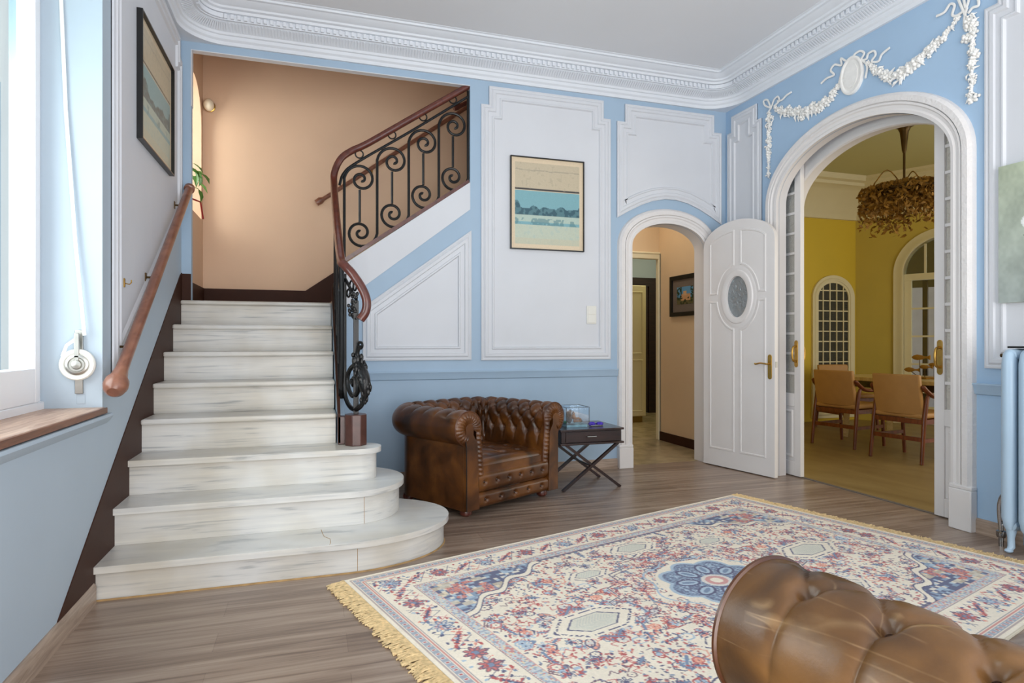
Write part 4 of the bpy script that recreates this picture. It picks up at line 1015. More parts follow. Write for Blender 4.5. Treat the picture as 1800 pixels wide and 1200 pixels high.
    for i, x in enumerate(X):
        for j, y in enumerate(Y):
            y0 = yf - 0.018 + y * ylen; zz = seat_z + 0.012 * (1 - x * x) - 0.085 * max(0, 1 - y / 0.10) ** 2.2
            ax = (x + 1) / 2 * kx; by = y * 3.2 - 0.7
            r = round(by); of = 0.5 if r % 2 else 0.0
            dd = math.hypot((ax - of - round(ax - of)) * 2 * ws / kx, (by - r) * ylen / 3.2)
            cr = min(abs((ax - by / 2) - round(ax - by / 2)), abs((ax + by / 2) - round(ax + by / 2))) * 0.09
            if r >= 0: zz += -0.018 * math.exp(-(dd / 0.02) ** 2)
            zz += 0.012 * (1 - math.exp(-cr / 0.02)) * min(1, max(0, by + 0.5))
            G[i, j] = (x * ws, y0 + 0.02 * max(0, 1 - y / 0.10) ** 3, zz)
    sc_ = MB().grid(G); sc_.box((-ws, yf, seat_z - 0.085), (ws, yf + ylen - 0.02, seat_z - 0.035)); sc_.build('seat_cushion', LM, root, smooth=70)
    for sx in (-1, 1):
        for y in (yf + 0.075, hd - 0.09):
            MB().lathe([(0.028, 0), (0.04, 0.012), (0.042, 0.03), (0.034, 0.05)], (sx * (hw - 0.07), y, 0), 16).build('foot', M['mahogany'], root)
    return root
chesterfield('armchair', (1.155, 4.475, 0), math.radians(28), 'tufted brown leather club armchair between the staircase and the folding table', 'armchair', W=0.90, D=0.81, over=0.09, R=0.112, ztop=0.70, arm=0.15, seat_z=0.36)
chesterfield('sofa', (1.707, 0.601, 0), math.radians(188), 'worn brown leather tufted sofa whose rolled arm fills the lower right foreground', 'sofa', W=1.9, D=0.9, ztop=0.766, R=0.125, ds=0.132, leather='leather_sofa', seat_z=0.38, ns=1000, arm=0.16, pleat=2.6, cw=0.010, amp=0.012, rows=3, topoff=0.045, s0=0.107)

# ================================================================== FOLDING SIDE TABLE AND WHAT STANDS ON IT
stb = thing('side_table', (2.07, 4.63, 0), 'dark wood folding table with drawer and crossed legs beside the armchair', 'side table')
MB().box((1.80, 4.40, 0.462), (2.34, 4.86, 0.478)).build('table_top', M['darkwood'], stb, bevel=0.003)
MB().box((1.815, 4.42, 0.372), (2.325, 4.845, 0.4615)).build('drawer_box', M['darkwood'], stb, bevel=0.002)
MB().box((1.80, 4.40, 0.356), (2.34, 4.86, 0.3715)).build('base_tray', M['darkwood'], stb, bevel=0.003)
df = MB().box((1.85, 4.412, 0.378), (2.29, 4.42, 0.456)).build('drawer', M['darkwood'], stb, bevel=0.001)
MB().tube([(2.025, 4.411, 0.418), (2.025, 4.40, 0.418), (2.10, 4.40, 0.418), (2.10, 4.411, 0.418)], 0.005, 8).build('drawer_handle', M['steel'], df)
for y in (4.43, 4.80):
    MB().bar((1.83, y, 0.004), (2.30, y, 0.357), 0.026, 0.020).build('leg', M['darkwood'], stb)
    MB().bar((2.33, y + 0.021, 0.004), (1.86, y + 0.021, 0.357), 0.026, 0.020).build('leg', M['darkwood'], stb)
MB().tube([(2.08, 4.42, 0.18), (2.08, 4.83, 0.18)], 0.008, 8).build('cross_bar', M['darkwood'], stb)
cs = thing('glass_display_case', (1.98, 4.58, 0.478), 'clear glass case holding a small figure on the folding table', 'display case')
for b in (((1.89, 4.50, 0.479), (2.085, 4.502, 0.635)), ((1.89, 4.698, 0.479), (2.085, 4.70, 0.635)), ((1.89, 4.502, 0.479), (1.892, 4.698, 0.635)), ((2.083, 4.502, 0.479), (2.085, 4.698, 0.635)), ((1.89, 4.50, 0.635), (2.085, 4.70, 0.637))):
    MB().box(*b).build('glass_panel', M['glass'], cs)
e_ = MB()
for (x, y) in ((1.89, 4.50), (2.085, 4.50), (1.89, 4.70), (2.085, 4.70)): e_.box((x - 0.0015, y - 0.0015, 0.479), (x + 0.0015, y + 0.0015, 0.638))
for y in (4.50, 4.70): e_.box((1.89, y - 0.0015, 0.635), (2.085, y + 0.0015, 0.638))
for x in (1.89, 2.085): e_.box((x - 0.0015, 4.50, 0.635), (x + 0.0015, 4.70, 0.638))
e_.build('edge', M['figure'], cs)
fg = thing('figurine', (1.98, 4.60, 0.4795), 'small dark and tan reclining figurine on a wavy pale blue base inside the glass case', 'figurine')
wv = MB(); G = np.zeros((24, 10, 3))
for i in range(24):
    for j in range(10): x = i / 23; y = j / 9; G[i, j] = (1.90 + 0.175 * x, 4.515 + 0.165 * y, 0.505 + 0.006 * math.sin(x * 9) * math.cos(y * 5))
wv.grid(G); wv.box((1.90, 4.515, 0.4795), (2.075, 4.68, 0.499)); wv.build('wavy_base', M['teal'], fg)
mb = MB()
for c, r in (((1.955, 4.60, 0.535), (0.022, 0.03, 0.035)), ((1.958, 4.60, 0.572), (0.018, 0.022, 0.028)), ((1.965, 4.60, 0.596), (0.012, 0.014, 0.016)), ((1.99, 4.60, 0.58), (0.008, 0.01, 0.018)), ((1.945, 4.60, 0.56), (0.014, 0.02, 0.04)), ((2.055, 4.60, 0.515), (0.016, 0.02, 0.012))): mb.ball(c, r, 10, 7)
mb.build('rock', M['figure'], fg)
mb = MB().ball((1.992, 4.595, 0.552), (0.017, 0.016, 0.022), 10, 7)
mb.tube([(1.99, 4.59, 0.545), (2.01, 4.585, 0.538), (2.03, 4.585, 0.54), (2.055, 4.585, 0.53)], [0.012, 0.01, 0.009, 0.006], 8); mb.tube([(1.985, 4.58, 0.52), (2.02, 4.575, 0.518), (2.05, 4.575, 0.52)], [0.012, 0.009, 0.006], 8); mb.ball((1.995, 4.592, 0.578), 0.009)
mb.build('body', M['figure2'], fg)
MB().ball((1.915, 4.59, 0.512), (0.018, 0.03, 0.012), 12, 6).build('jade_stone', M['jade'], fg)
tr = thing('purple_ornament', (2.17, 4.56, 0.478), 'small purple two-lobed glass ornament lying on the folding table', 'ornament')
for x, s in ((2.135, 1.0), (2.205, 0.9)):
    m = MB().ball((x, 4.56, 0.496), (0.032 * s, 0.024, 0.015 * s), 14, 8)
    for k in range(5): m.ball((x + 0.022 * s * math.cos(k * 1.256), 4.56 + 0.018 * math.sin(k * 1.256), 0.492), (0.013, 0.010, 0.011), 8, 5)
    m.build('lobe', M['purple'], tr)
MB().tube([(2.12, 4.54, 0.482), (2.17, 4.535, 0.484), (2.22, 4.54, 0.482)], 0.004, 8).build('stand', M['steel'], tr)

# ================================================================== PATTERNED RUG
RA = Vector((0.145, 3.077)); RU = Vector((0.9587, 0.2844)); RW = Vector((0.2844, -0.9587)); RLN, RWD = 2.95, 2.0
def rug_art(nx, ny):
    px = RLN / nx; Q = np.zeros((ny // 2, nx // 2, 3)); h, w = Q.shape[:2]
    y = (np.arange(h)[:, None] + 0.5) * px; x = (np.arange(w)[None] + 0.5) * px; x = x + 0 * y; y = y + 0 * x
    CREAM, NAVY, BLUE, SKY, RED, ROSE, SALM, PALE, PLUM, SAND = [col(c) for c in ((236, 224, 204), (44, 54, 106), (98, 126, 160), (162, 184, 202), (178, 46, 58), (196, 96, 96), (226, 150, 126), (212, 206, 200), (110, 72, 96), (226, 204, 164))]
    Q[:] = CREAM; r = np.random.default_rng(21)
    e = np.minimum(x, y); along = np.where(x < y, y, x)
    def put(m, c, a=1.0): Q[m] = Q[m] * (1 - a) + c * a
    def win(cx, cy, R):
        i0, i1 = max(0, int((cy - R) / px)), min(h, int((cy + R) / px) + 2); j0, j1 = max(0, int((cx - R) / px)), min(w, int((cx + R) / px) + 2)
        return slice(i0, i1), slice(j0, j1)
    def ell(cx, cy, a, b, th, c, ring=0.0, alpha=1.0):
        sy, sx = win(cx, cy, max(a, b) * 1.2); X = x[sy, sx] - cx; Y = y[sy, sx] - cy
        if X.size == 0: return
        u = (X * math.cos(th) + Y * math.sin(th)) / a; v = (-X * math.sin(th) + Y * math.cos(th)) / b; d = np.hypot(u, v)
        m = d < 1 if not ring else (d < 1) & (d > 1 - ring)
        sub = Q[sy, sx]; sub[m] = sub[m] * (1 - alpha) + c * alpha
    def seg(p, q, wd, c, alpha=1.0):
        p = np.array(p, float); q = np.array(q, float); cc = (p + q) / 2; sy, sx = win(cc[0], cc[1], np.linalg.norm(q - p) / 2 + wd * 2)
        X = x[sy, sx] - p[0]; Y = y[sy, sx] - p[1]
        if X.size == 0: return
        d = q - p; L2 = d @ d + 1e-12; t = np.clip((X * d[0] + Y * d[1]) / L2, 0, 1); dist = np.hypot(X - t * d[0], Y - t * d[1])
        m = dist < wd; sub = Q[sy, sx]; sub[m] = sub[m] * (1 - alpha) + c * alpha
    def poly(pts, wd, c, closed=False):
        for i in range(len(pts) - (0 if closed else 1)): seg(pts[i], pts[(i + 1) % len(pts)], wd, c)
    def rosette(cx, cy, R, n, c1, c2, c3):
        for k in range(n):
            th = 2 * PI * k / n; ell(cx + R * 0.6 * math.cos(th), cy + R * 0.6 * math.sin(th), R * 0.42, R * 0.22, th, c1)
            ell(cx + R * 0.6 * math.cos(th), cy + R * 0.6 * math.sin(th), R * 0.26, R * 0.11, th, c2)
        ell(cx, cy, R * 0.26, R * 0.26, 0, c3)
    def star(cx, cy, R, c, n=8):
        for k in range(n): th = 2 * PI * k / n; seg((cx, cy), (cx + R * math.cos(th), cy + R * math.sin(th)), 0.006, c)
        ell(cx, cy, R * 0.3, R * 0.3, 0, NAVY)
    def comb(cx, cy, L_, th, c1, c2):
        d = np.array((math.cos(th), math.sin(th))); nn = np.array((-d[1], d[0])); c0 = np.array((cx, cy))
        for k in range(int(L_ / 0.014)):
            p = c0 + d * (k * 0.014 - L_ / 2); seg(p - nn * 0.012, p + nn * 0.012, 0.004, c1)
        seg(c0 - d * L_ / 2, c0 + d * L_ / 2, 0.006, c2)
    # guard stripes
    put((e > 0.022) & (e < 0.028), PLUM, 0.6); put((e > 0.032) & (e < 0.062), BLUE, 0.75)
    per = (along / 0.036) % 1.0
    put((e > 0.036) & (e < 0.058) & (np.abs(per - 0.5) < 0.20), PALE); put((e > 0.042) & (e < 0.052) & (np.abs(per - 0.5) < 0.10), RED)
    put((e > 0.066) & (e < 0.071), ROSE, 0.8); put((e > 0.078) & (e < 0.082), NAVY, 0.7)
    put((e > 0.246) & (e < 0.25), NAVY, 0.7)
    g = (r.random((h // 2 + 1, w // 2 + 1)).repeat(2, 0).repeat(2, 1))[:h, :w]
    ib = (e > 0.254) & (e < 0.296); put(ib, SKY * 0.6 + CREAM * 0.4); put(ib & (g > 0.72), BLUE, 0.6); put(ib & (g < 0.14), ROSE, 0.8); put(ib & (g > 0.5) & (g < 0.6), SAND)
    put((e > 0.250) & (e < 0.2545) & ((along / 0.012) % 1 < 0.5), ROSE); put((e > 0.297) & (e < 0.302), ROSE, 0.6)
    # main border: rosettes, stars and red leaves
    bc = 0.164
    def border(fx):
        n = 0; s = 0.164
        while s < 1.5:
            P = lambda a, b: fx(a, b)
            if n % 2 == 0:
                p = P(s, bc); (rosette(p[0], p[1], 0.052, 8, PLUM if n % 4 else BLUE, PALE if n % 4 == 0 else CREAM, SKY) if n % 4 == 0 else rosette(p[0], p[1], 0.050, 8, PLUM, ROSE, BLUE))
            else:
                p0, p1 = P(s - 0.045, bc + 0.032), P(s + 0.045, bc - 0.032); mid = P(s, bc)
                for k in range(7):
                    t = k / 6; a_ = lerp(np.array(p0), np.array(p1), t); ell(a_[0], a_[1], 0.013, 0.008, r.random() * 3, RED if k % 2 else ROSE)
                comb(mid[0], mid[1], 0.06, math.atan2(p1[1] - p0[1], p1[0] - p0[0]), ROSE, NAVY)
            # vine and little flowers
            for q in range(18):
                a_ = P(s + r.uniform(-0.07, 0.07), bc + r.uniform(-0.065, 0.065)); ell(a_[0], a_[1], 0.010, 0.006, r.random() * 3, [RED, BLUE, NAVY, SALM, SKY][q % 5])
            v0 = P(s - 0.08, bc - 0.06); v1 = P(s, bc + 0.06); v2 = P(s + 0.08, bc - 0.06); poly([v0, v1, v2], 0.0017, NAVY)
            v0 = P(s - 0.08, bc + 0.065); v1 = P(s, bc - 0.03); v2 = P(s + 0.08, bc + 0.065); poly([v0, v1, v2], 0.0015, ROSE)
            s += 0.131; n += 1
    border(lambda a, b: (a, b)); border(lambda a, b: (b, a))
    # field
    F = e > 0.302
    rec = F & (y < 0.33) & (x > 0.9); put(F & (y < 0.315) & (x > 0.75), NAVY, 0.85); put(rec & (((x / 0.04) % 1) < 0.5) & (y < 0.328), NAVY, 0.8)
    # scattered motifs in the field
    taken = []
    for k in range(400):
        cx, cy = r.uniform(0.34, 1.475), r.uniform(0.34, 1.0); R = r.uniform(0.012, 0.036)
        kind = r.integers(0, 7); c = [RED, NAVY, BLUE, ROSE, PLUM, SALM, SKY][r.integers(0, 7)]; c2 = [CREAM, SALM, SKY, PALE][r.integers(0, 4)]
        if kind == 0: rosette(cx, cy, R, 6, c, c2, NAVY)
        elif kind == 1: comb(cx, cy, R * 2.6, r.random() * 3.14, c, BLUE)
        elif kind == 2: ell(cx, cy, R, R * 0.6, r.random() * 3, c, 0.3); ell(cx, cy, R * 0.5, R * 0.3, 0, c2)
        elif kind == 3:
            th = r.random() * 6; pts = [(cx + q * 0.018 * math.cos(th) + 0.012 * (-1) ** q * math.sin(th), cy + q * 0.018 * math.sin(th) - 0.012 * (-1) ** q * math.cos(th)) for q in range(6)]; poly(pts, 0.0026, [NAVY, PLUM, ROSE][r.integers(0, 3)])
        elif kind == 4: hexa = [(cx + R * 1.2 * math.cos(q * PI / 3), cy + R * math.sin(q * PI / 3)) for q in range(6)]; poly(hexa, 0.0035, c, True); star(cx, cy, R * 0.6, c2, 6)
        else:
            for q in range(4): ell(cx + r.normal(0, 0.022), cy + r.normal(0, 0.018), 0.010, 0.005, r.random() * 3, [c, RED, NAVY, ROSE][q])
    for k in range(760):
        cx, cy = r.uniform(0.31, 1.475), r.uniform(0.31, 1.0); ell(cx, cy, r.uniform(0.004, 0.011), r.uniform(0.003, 0.006), r.random() * 3, [RED, NAVY, BLUE, ROSE, PLUM, SALM][r.integers(0, 6)], alpha=0.9)
    # corner spandrel
    fx_, fy_ = (x - 0.302) / 0.60, (y - 0.302) / 0.36
    bl = (r.random((h // 5 + 1, w // 5 + 1)).repeat(5, 0).repeat(5, 1))[:h, :w]
    st_ = np.floor(np.abs(fx_) * 7) / 7
    lim = np.clip(1.0 - 0.9 * fx_ ** 0.8, 0, 1) + 0.07 * np.sin(fx_ * 18)
    spm = F & (fy_ < lim) & (fx_ < 1.02)
    put(spm, BLUE * 0.7 + SKY * 0.3); put(spm & (bl > 0.55), NAVY, 0.85); put(spm & (bl < 0.20), SKY); put(spm & (bl > 0.45) & (bl < 0.55), CREAM, 0.8)
    bl2 = (r.random((h // 9 + 1, w // 14 + 1)).repeat(9, 0).repeat(14, 1))[:h, :w]; hot = spm & (fx_ > 0.08) & (fx_ < 0.42) & (fy_ > 0.08) & (fy_ < 0.55) & (bl2 > 0.35); put(hot & (g > 0.2), RED * 0.35 + SALM * 0.65, 0.85); put(hot & (g < 0.45) & (g > 0.25), RED, 0.7); put(spm & (bl2 < 0.2), SAND, 0.6)
    edge = F & (np.abs(fy_ - lim) < 0.05) & (fx_ < 1.02); put(edge, CREAM); put(F & (np.abs(fy_ - lim - 0.055) < 0.012) & (fx_ < 1.02), NAVY); put(F & (np.abs(fy_ - lim + 0.055) < 0.012) & (fx_ < 1.02), NAVY)
    # medallion
    mx, my = 1.475, 1.0; dx, dy = x - mx, y - my; rr = np.hypot(dx, dy * 1.1); th = np.arctan2(dy, dx)
    put(np.abs(rr - (0.34 + 0.02 * np.cos(8 * th))) < 0.005, SKY); put(rr < 0.30, CREAM)
    lob = 0.24 + 0.045 * np.abs(np.cos(4 * th)); put(rr < lob, SKY); put((rr < lob - 0.02), BLUE, 0.8); put((rr < lob - 0.02) & (g > 0.6), NAVY, 0.7); put((rr < lob - 0.05) & (g < 0.25), SKY)
    for k in range(8):
        a_ = k * PI / 4 + PI / 8; ell(mx + 0.15 * math.cos(a_), my + 0.135 * math.sin(a_), 0.062, 0.040, a_, NAVY); ell(mx + 0.15 * math.cos(a_), my + 0.135 * math.sin(a_), 0.048, 0.028, a_, SKY); ell(mx + 0.15 * math.cos(a_), my + 0.135 * math.sin(a_), 0.034, 0.012, a_, BLUE)
    put(rr < 0.075, PALE); put(rr < 0.055, ROSE, 0.7); put(rr < 0.03, CREAM)
    # stepped outline round the medallion and hexagon pendants
    zz = [(mx - 0.62, my), (mx - 0.60, my - 0.10), (mx - 0.52, my - 0.12), (mx - 0.50, my - 0.22), (mx - 0.40, my - 0.24), (mx - 0.38, my - 0.34), (mx - 0.26, my - 0.36), (mx - 0.24, my - 0.44), (mx - 0.1, my - 0.45), (mx, my - 0.5)]
    poly(zz, 0.0065, CREAM); poly(zz, 0.0038, NAVY); poly([(a + 0.02, b + 0.02) for a, b in zz], 0.0025, PLUM)
    for (hx, hy, s) in ((mx - 0.78, my, 1.0), (mx, my - 0.56, 0.8), (mx - 0.46, my - 0.40, 0.6)):
        X = np.abs(x - hx) / (0.085 * s); Y = np.abs(y - hy) / (0.062 * s); hm = np.maximum(Y, X * 0.6 + Y * 0.5)
        put(hm < 1.7, CREAM); put((hm < 1.5) & (hm > 1.36) & (g > 0.4), NAVY); put(hm < 1.0, col((214, 210, 194))); put((hm < 1.0) & (hm > 0.92), NAVY); put((hm < 0.75) & (((x + y) / 0.016) % 1 < 0.4), col((188, 192, 184)))
    for k in range(24):
        a_ = PI + r.random() * PI / 2; q = r.uniform(0.36, 0.6); rosette(mx + q * math.cos(a_), my + q * 0.8 * math.sin(a_), r.uniform(0.014, 0.028), 6, [RED, ROSE, BLUE][k % 3], CREAM, NAVY)
    full = np.concatenate([Q, Q[:, ::-1]], 1); full = np.concatenate([full, full[::-1]], 0)
    sh = full.shape[:2]; f = soft(sh[0], sh[1], 30, 5)[:, :, None]
    full = full * (0.86 + 0.14 * RNG.random(sh + (1,))) ; full = full * (0.95 + 0.1 * f) + col((214, 204, 190)) * 0.20
    return np.clip(full * 1.0, 0, 1)
nx, ny = 736, 500; art = rug_art(nx, ny)
rug = thing('patterned_rug', (RA.x + RU.x * 1.475 + RW.x, RA.y + RU.y * 1.475 + RW.y, 0), 'cream oriental rug with red and blue motifs and golden fringe on the wood floor', 'rug')
gx = np.linspace(0, RLN, nx)[None]; gy = np.linspace(0, RWD, ny)[:, None]
P = np.zeros((ny, nx, 3)); P[:, :, 0] = RA.x + RU.x * gx + RW.x * gy; P[:, :, 1] = RA.y + RU.y * gx + RW.y * gy; P[:, :, 2] = 0.011 + 0.0006 * RNG.random((ny, nx))
vgrid('pile', P, art, M['rug'], rug)
def rp(a, b, z): return (RA.x + RU.x * a + RW.x * b, RA.y + RU.y * a + RW.y * b, z)
MB().prism([[(-0.004, -0.006), (RLN + 0.004, -0.006), (RLN + 0.004, RWD + 0.006), (-0.004, RWD + 0.006)]], rp, 0.001, 0.0095).build('backing', basic('cream_rug_edge', (226, 214, 190), 0.9), rug)
random.seed(8)
for a0, sg in ((0.0, -1), (RLN, 1)):
    m = MB()
    for k in range(620):
        b = -0.004 + (RWD + 0.008) * k / 619; L_ = random.uniform(0.055, 0.095); w = 0.0026
        p0 = (a0 + sg * 0.002, b, 0.010); p1 = (a0 + sg * L_ * 0.5, b + random.uniform(-0.006, 0.006), random.uniform(0.006, 0.013)); p2 = (a0 + sg * L_, b + random.uniform(-0.016, 0.016), random.uniform(0.002, 0.008))
        m.tube([rp(*p0), rp(*p1), rp(*p2)], [w, w * 1.2, w * 1.5], 4)
    m.build('fringe', M['fringe'], rug, recalc=False)

# ================================================================== RADIATOR AND CANVAS ON THE RIGHT
rd = thing('cast_iron_radiator', (3.70, 2.05, 0), 'pale blue cast iron column radiator at the right edge', 'radiator')
def section(y, foot):
    m = MB()
    for x in (3.625, 3.70, 3.775): m.tube([(x, y, 0.13), (x, y, 0.19), (x, y, 1.03), (x, y, 1.085), (x, y, 1.10)], [0.02, 0.037, 0.037, 0.03, 0.015], 18)
    for z in (0.155, 1.075):
        m.tube([(3.607, y, z), (3.625, y, z), (3.70, y, z), (3.775, y, z), (3.793, y, z)], [0.012, 0.036, 0.04, 0.036, 0.012], 14)
    for z in (0.15, 1.08): m.tube([(3.70, y - 0.0435, z), (3.70, y + 0.0435, z)], 0.03, 14)
    if foot:
        for x in (3.64, 3.76): sx = -1 if x < 3.7 else 1; m.tube([(x, y, 0.15), (x + sx * 0.004, y, 0.08), (x - 0.0 + sx * 0.002, y, 0.03), (x + sx * 0.022, y, 0.012)], [0.03, 0.017, 0.018, 0.012], 10); m.ball((x + sx * 0.022, y, 0.013), (0.024, 0.020, 0.012), 10, 6)
    return m
sec = section(2.405, True).build('section', M['rad'], rd)
base = section(2.405, False).build('section', M['rad'], rd); base.location = (0, -0.088, 0)
for k in range(2, 9): link_copy(base if k < 8 else sec, rd, (0, -0.088 * k, 0))
MB().box((3.66, 1.62, 1.117), (3.80, 2.44, 1.127)).build('top_shelf', M['black'], rd)
MB().tube([(3.70, 2.445, 1.075), (3.70, 2.47, 1.075)], 0.014, 10).build('bleed_plug', M['rad'], rd)
MB().tube([(3.70, 2.47, 1.075), (3.70, 2.50, 1.075)], [0.013, 0.011], 10).build('bleed_valve', M['bronze'], rd)
MB().tube(smoothpath([(3.70, 2.44, 0.15), (3.70, 2.49, 0.15), (3.70, 2.50, 0.14), (3.70, 2.50, 0.06), (3.70, 2.50, 0.0)], 4), 0.013, 10).build('valve_pipe', M['chrome'], rd)
m = MB().lathe([(0.02, 0.05), (0.024, 0.06), (0.024, 0.085), (0.014, 0.09)], (3.70, 2.50, 0.0), 12); m.tube(smoothpath([(3.70, 2.50, 0.12), (3.70, 2.505, 0.22), (3.70, 2.49, 0.28), (3.70, 2.465, 0.29), (3.70, 2.455, 0.26)], 5), 0.016, 10); m.build('valve', M['chrome'], rd)
# canvas: pale green ground with a white flower
h, w = 130, 110; I = np.zeros((h, w, 3)); yy = np.linspace(0, 1, h)[:, None]; xx = np.linspace(0, 1, w)[None]
n1 = soft(h, w, 9, 3)[:, :, None]; n2 = soft(h, w, 45, 4)[:, :, None]
I[:] = col((186, 196, 178)) * (0.75 + 0.4 * n1) * (0.9 + 0.2 * n2); I = I * (1 - 0.28 * yy[:, :, None]); I[..., 2] *= (0.92 + 0.25 * yy)
for (cx, cy, rx, ry, c) in ((0.30, 0.36, 0.07, 0.05, (240, 240, 236)), (0.36, 0.42, 0.07, 0.06, (236, 236, 232)), (0.24, 0.43, 0.06, 0.05, (232, 236, 234)), (0.31, 0.47, 0.05, 0.04, (226, 230, 226)), (0.30, 0.42, 0.02, 0.02, (200, 180, 110)), (0.42, 0.70, 0.14, 0.10, (130, 150, 160))):
    mm = ((xx - cx) / rx) ** 2 + ((yy - cy) / ry) ** 2 < 1; I[mm] = col(c) * (0.9 + 0.1 * n2[mm])
mm = (np.abs(yy - 0.52 - 0.03 * xx) < 0.006) & (xx > 0.2) & (xx < 0.9); I[mm] = col((96, 100, 92))
cv = thing('canvas_painting', (XR - 0.02, 2.24, 1.375), 'unframed pale green canvas with a white flower above the radiator', 'painting')
MB().prism([[(1.90, 1.375), (2.575, 1.375), (2.575, 2.163), (1.90, 2.163)]], mR, 0.005, 0.035).build('stretcher', basic('canvas_edge', (186, 190, 172), 0.7), cv)
P = np.array([[mR(a, z, 0.0362) for a in np.linspace(2.575, 1.90, w)] for z in np.linspace(2.163, 1.375, h)]); vgrid('paint', P, I, M['canvas'], cv)

# ================================================================== DINING ROOM
struct(MB().box((3.955, 1.2, -0.1), (9.2, 8.2, -0.002)), 'floor_dining', M['dfloor'], 'olive beige floor of the dining room', 'floor')
C0, C1 = Vector((7.69, 7.25)), Vector((8.60, 5.45))
struct(MB().prism([[(5.85, 0), (C0.x + 0.05, 0), (C0.x + 0.05, 3.6), (5.85, 3.6)]], lambda a, b, h: (a, C0.y - h, b), 0, -0.12), 'wall_dining_back', M['yellow'], 'yellow dining room wall with the lattice window', 'wall')
bd = (C1 - C0).normalized(); bn = Vector((-bd.y, bd.x));
if bn.x > 0: bn = -bn
def mC(a, b, h): p = C0 + bd * a + bn * h; return (p.x, p.y, b)
BL = (C1 - C0).length
# arched opening in the bay wall
bo0, bo1, bzs, bzt = 0.62, 1.62, 2.12, 2.60
bar_ = arc((bo0 + bo1) / 2, bzs, (bo1 - bo0) / 2, bzt - bzs, 180, 0, 26)
struct(MB().prism([[(0, 0), (bo0, 0)] + bar_ + [(bo1, 0), (BL + 2.2, 0), (BL + 2.2, 3.6), (0, 3.6)]], mC, 0, -0.14), 'wall_dining_bay', M['yellow_shaded'], 'yellow dining room bay wall with arched glazed door', 'wall')
struct(MB().box((4.085, 1.1, 0), (9.6, 1.2, 3.6)), 'wall_dining_front', M['yellow'], 'yellow dining room wall on the near side', 'wall')
struct(MB().prism([[(4.085, 5.1), (4.085, 6.0), (5.9, 7.25), (5.84, 7.34), (3.995, 6.06), (3.995, 5.125)]], lambda a, b, h: (a, b, h), 0, 3.6), 'wall_dining_left', M['yellow'], 'yellow dining room wall shared with the hallway', 'wall')
struct(MB().box((3.99, 1.1, 3.49), (10.0, 8.0, 3.7)), 'ceiling_dining', M['dceil'], 'cream dining room ceiling', 'ceiling')
DP = [(0, 2.945), (0.03, 2.95), (0.035, 3.0), (0.05, 3.03), (0.08, 3.10), (0.16, 3.22), (0.26, 3.30), (0.30, 3.34), (0.36, 3.36), (0.37, 3.40), (0.42, 3.42), (0.42, 3.46), (0.44, 3.49)]
mm = MB(); pts = [(5.9, C0.y)] + [(C0.x, C0.y)] + [(C0.x + bd.x * 4, C0.y + bd.y * 4)]
mm.sweep(pts, DP, lambda a, b, h: (a, b, h), False, -1)
struct(mm, 'trim_20', M['dcornice'], 'cream cornice round the dining room', 'cornice', smooth=30, recalc=False)
# lattice window
def lattice(name, mp, x0, x1, z0, zs, zt, nc, nr, cw, label, frame, pane, bw=0.016):
    a = arc((x0 + x1) / 2, zs, (x1 - x0) / 2, zt - zs, 180, 0, 22); lp = [(x0, z0)] + a + [(x1, z0)]
    t = thing(name, mp((x0 + x1) / 2, z0, 0), label, 'window', kind='structure')
    m = MB().sweep(lp, [(0, 0.0), (0, 0.03), (cw * 0.3, 0.036), (cw * 0.5, 0.022), (cw, 0.03), (cw, 0)], mp, True, 1); m.build('window_frame', M[frame], t)
    i0, i1 = x0 + 0.0, x1
    g = MB()
    ins = 0.035
    g.sweep(lp, [(0, 0.002), (0, 0.022), (-ins, 0.022), (-ins, 0.002)], mp, True, 1)
    for k in range(1, nc):
        x = x0 + (x1 - x0) * k / nc; ztop = zs + (zt - zs) * math.sqrt(max(0, 1 - ((x - (x0 + x1) / 2) / ((x1 - x0) / 2)) ** 2)); g.prism([[(x - bw / 2, z0), (x + bw / 2, z0), (x + bw / 2, ztop), (x - bw / 2, ztop)]], mp, 0.002, 0.018)
    for k in range(1, nr):
        z = z0 + (zt - z0) * k / nr
        hwid = (x1 - x0) / 2 * (1 if z < zs else math.sqrt(max(0, 1 - ((z - zs) / (zt - zs)) ** 2)))
        g.prism([[((x0 + x1) / 2 - hwid, z - bw / 2), ((x0 + x1) / 2 + hwid, z - bw / 2), ((x0 + x1) / 2 + hwid, z + bw / 2), ((x0 + x1) / 2 - hwid, z + bw / 2)]], mp, 0.002, 0.016)
    g.build('glazing_bar', M[frame], t); MB().prism([lp], mp, 0.001, 0.006).build('pane', M[pane], t); return t
lattice('window_3', lambda a, b, h: (a, C0.y - h, b), 6.95, 7.57, 0.12, 1.80, 2.05, 5, 13, 0.075, 'arched lattice window with small dark panes on the yellow wall', 'cream', 'lattice')
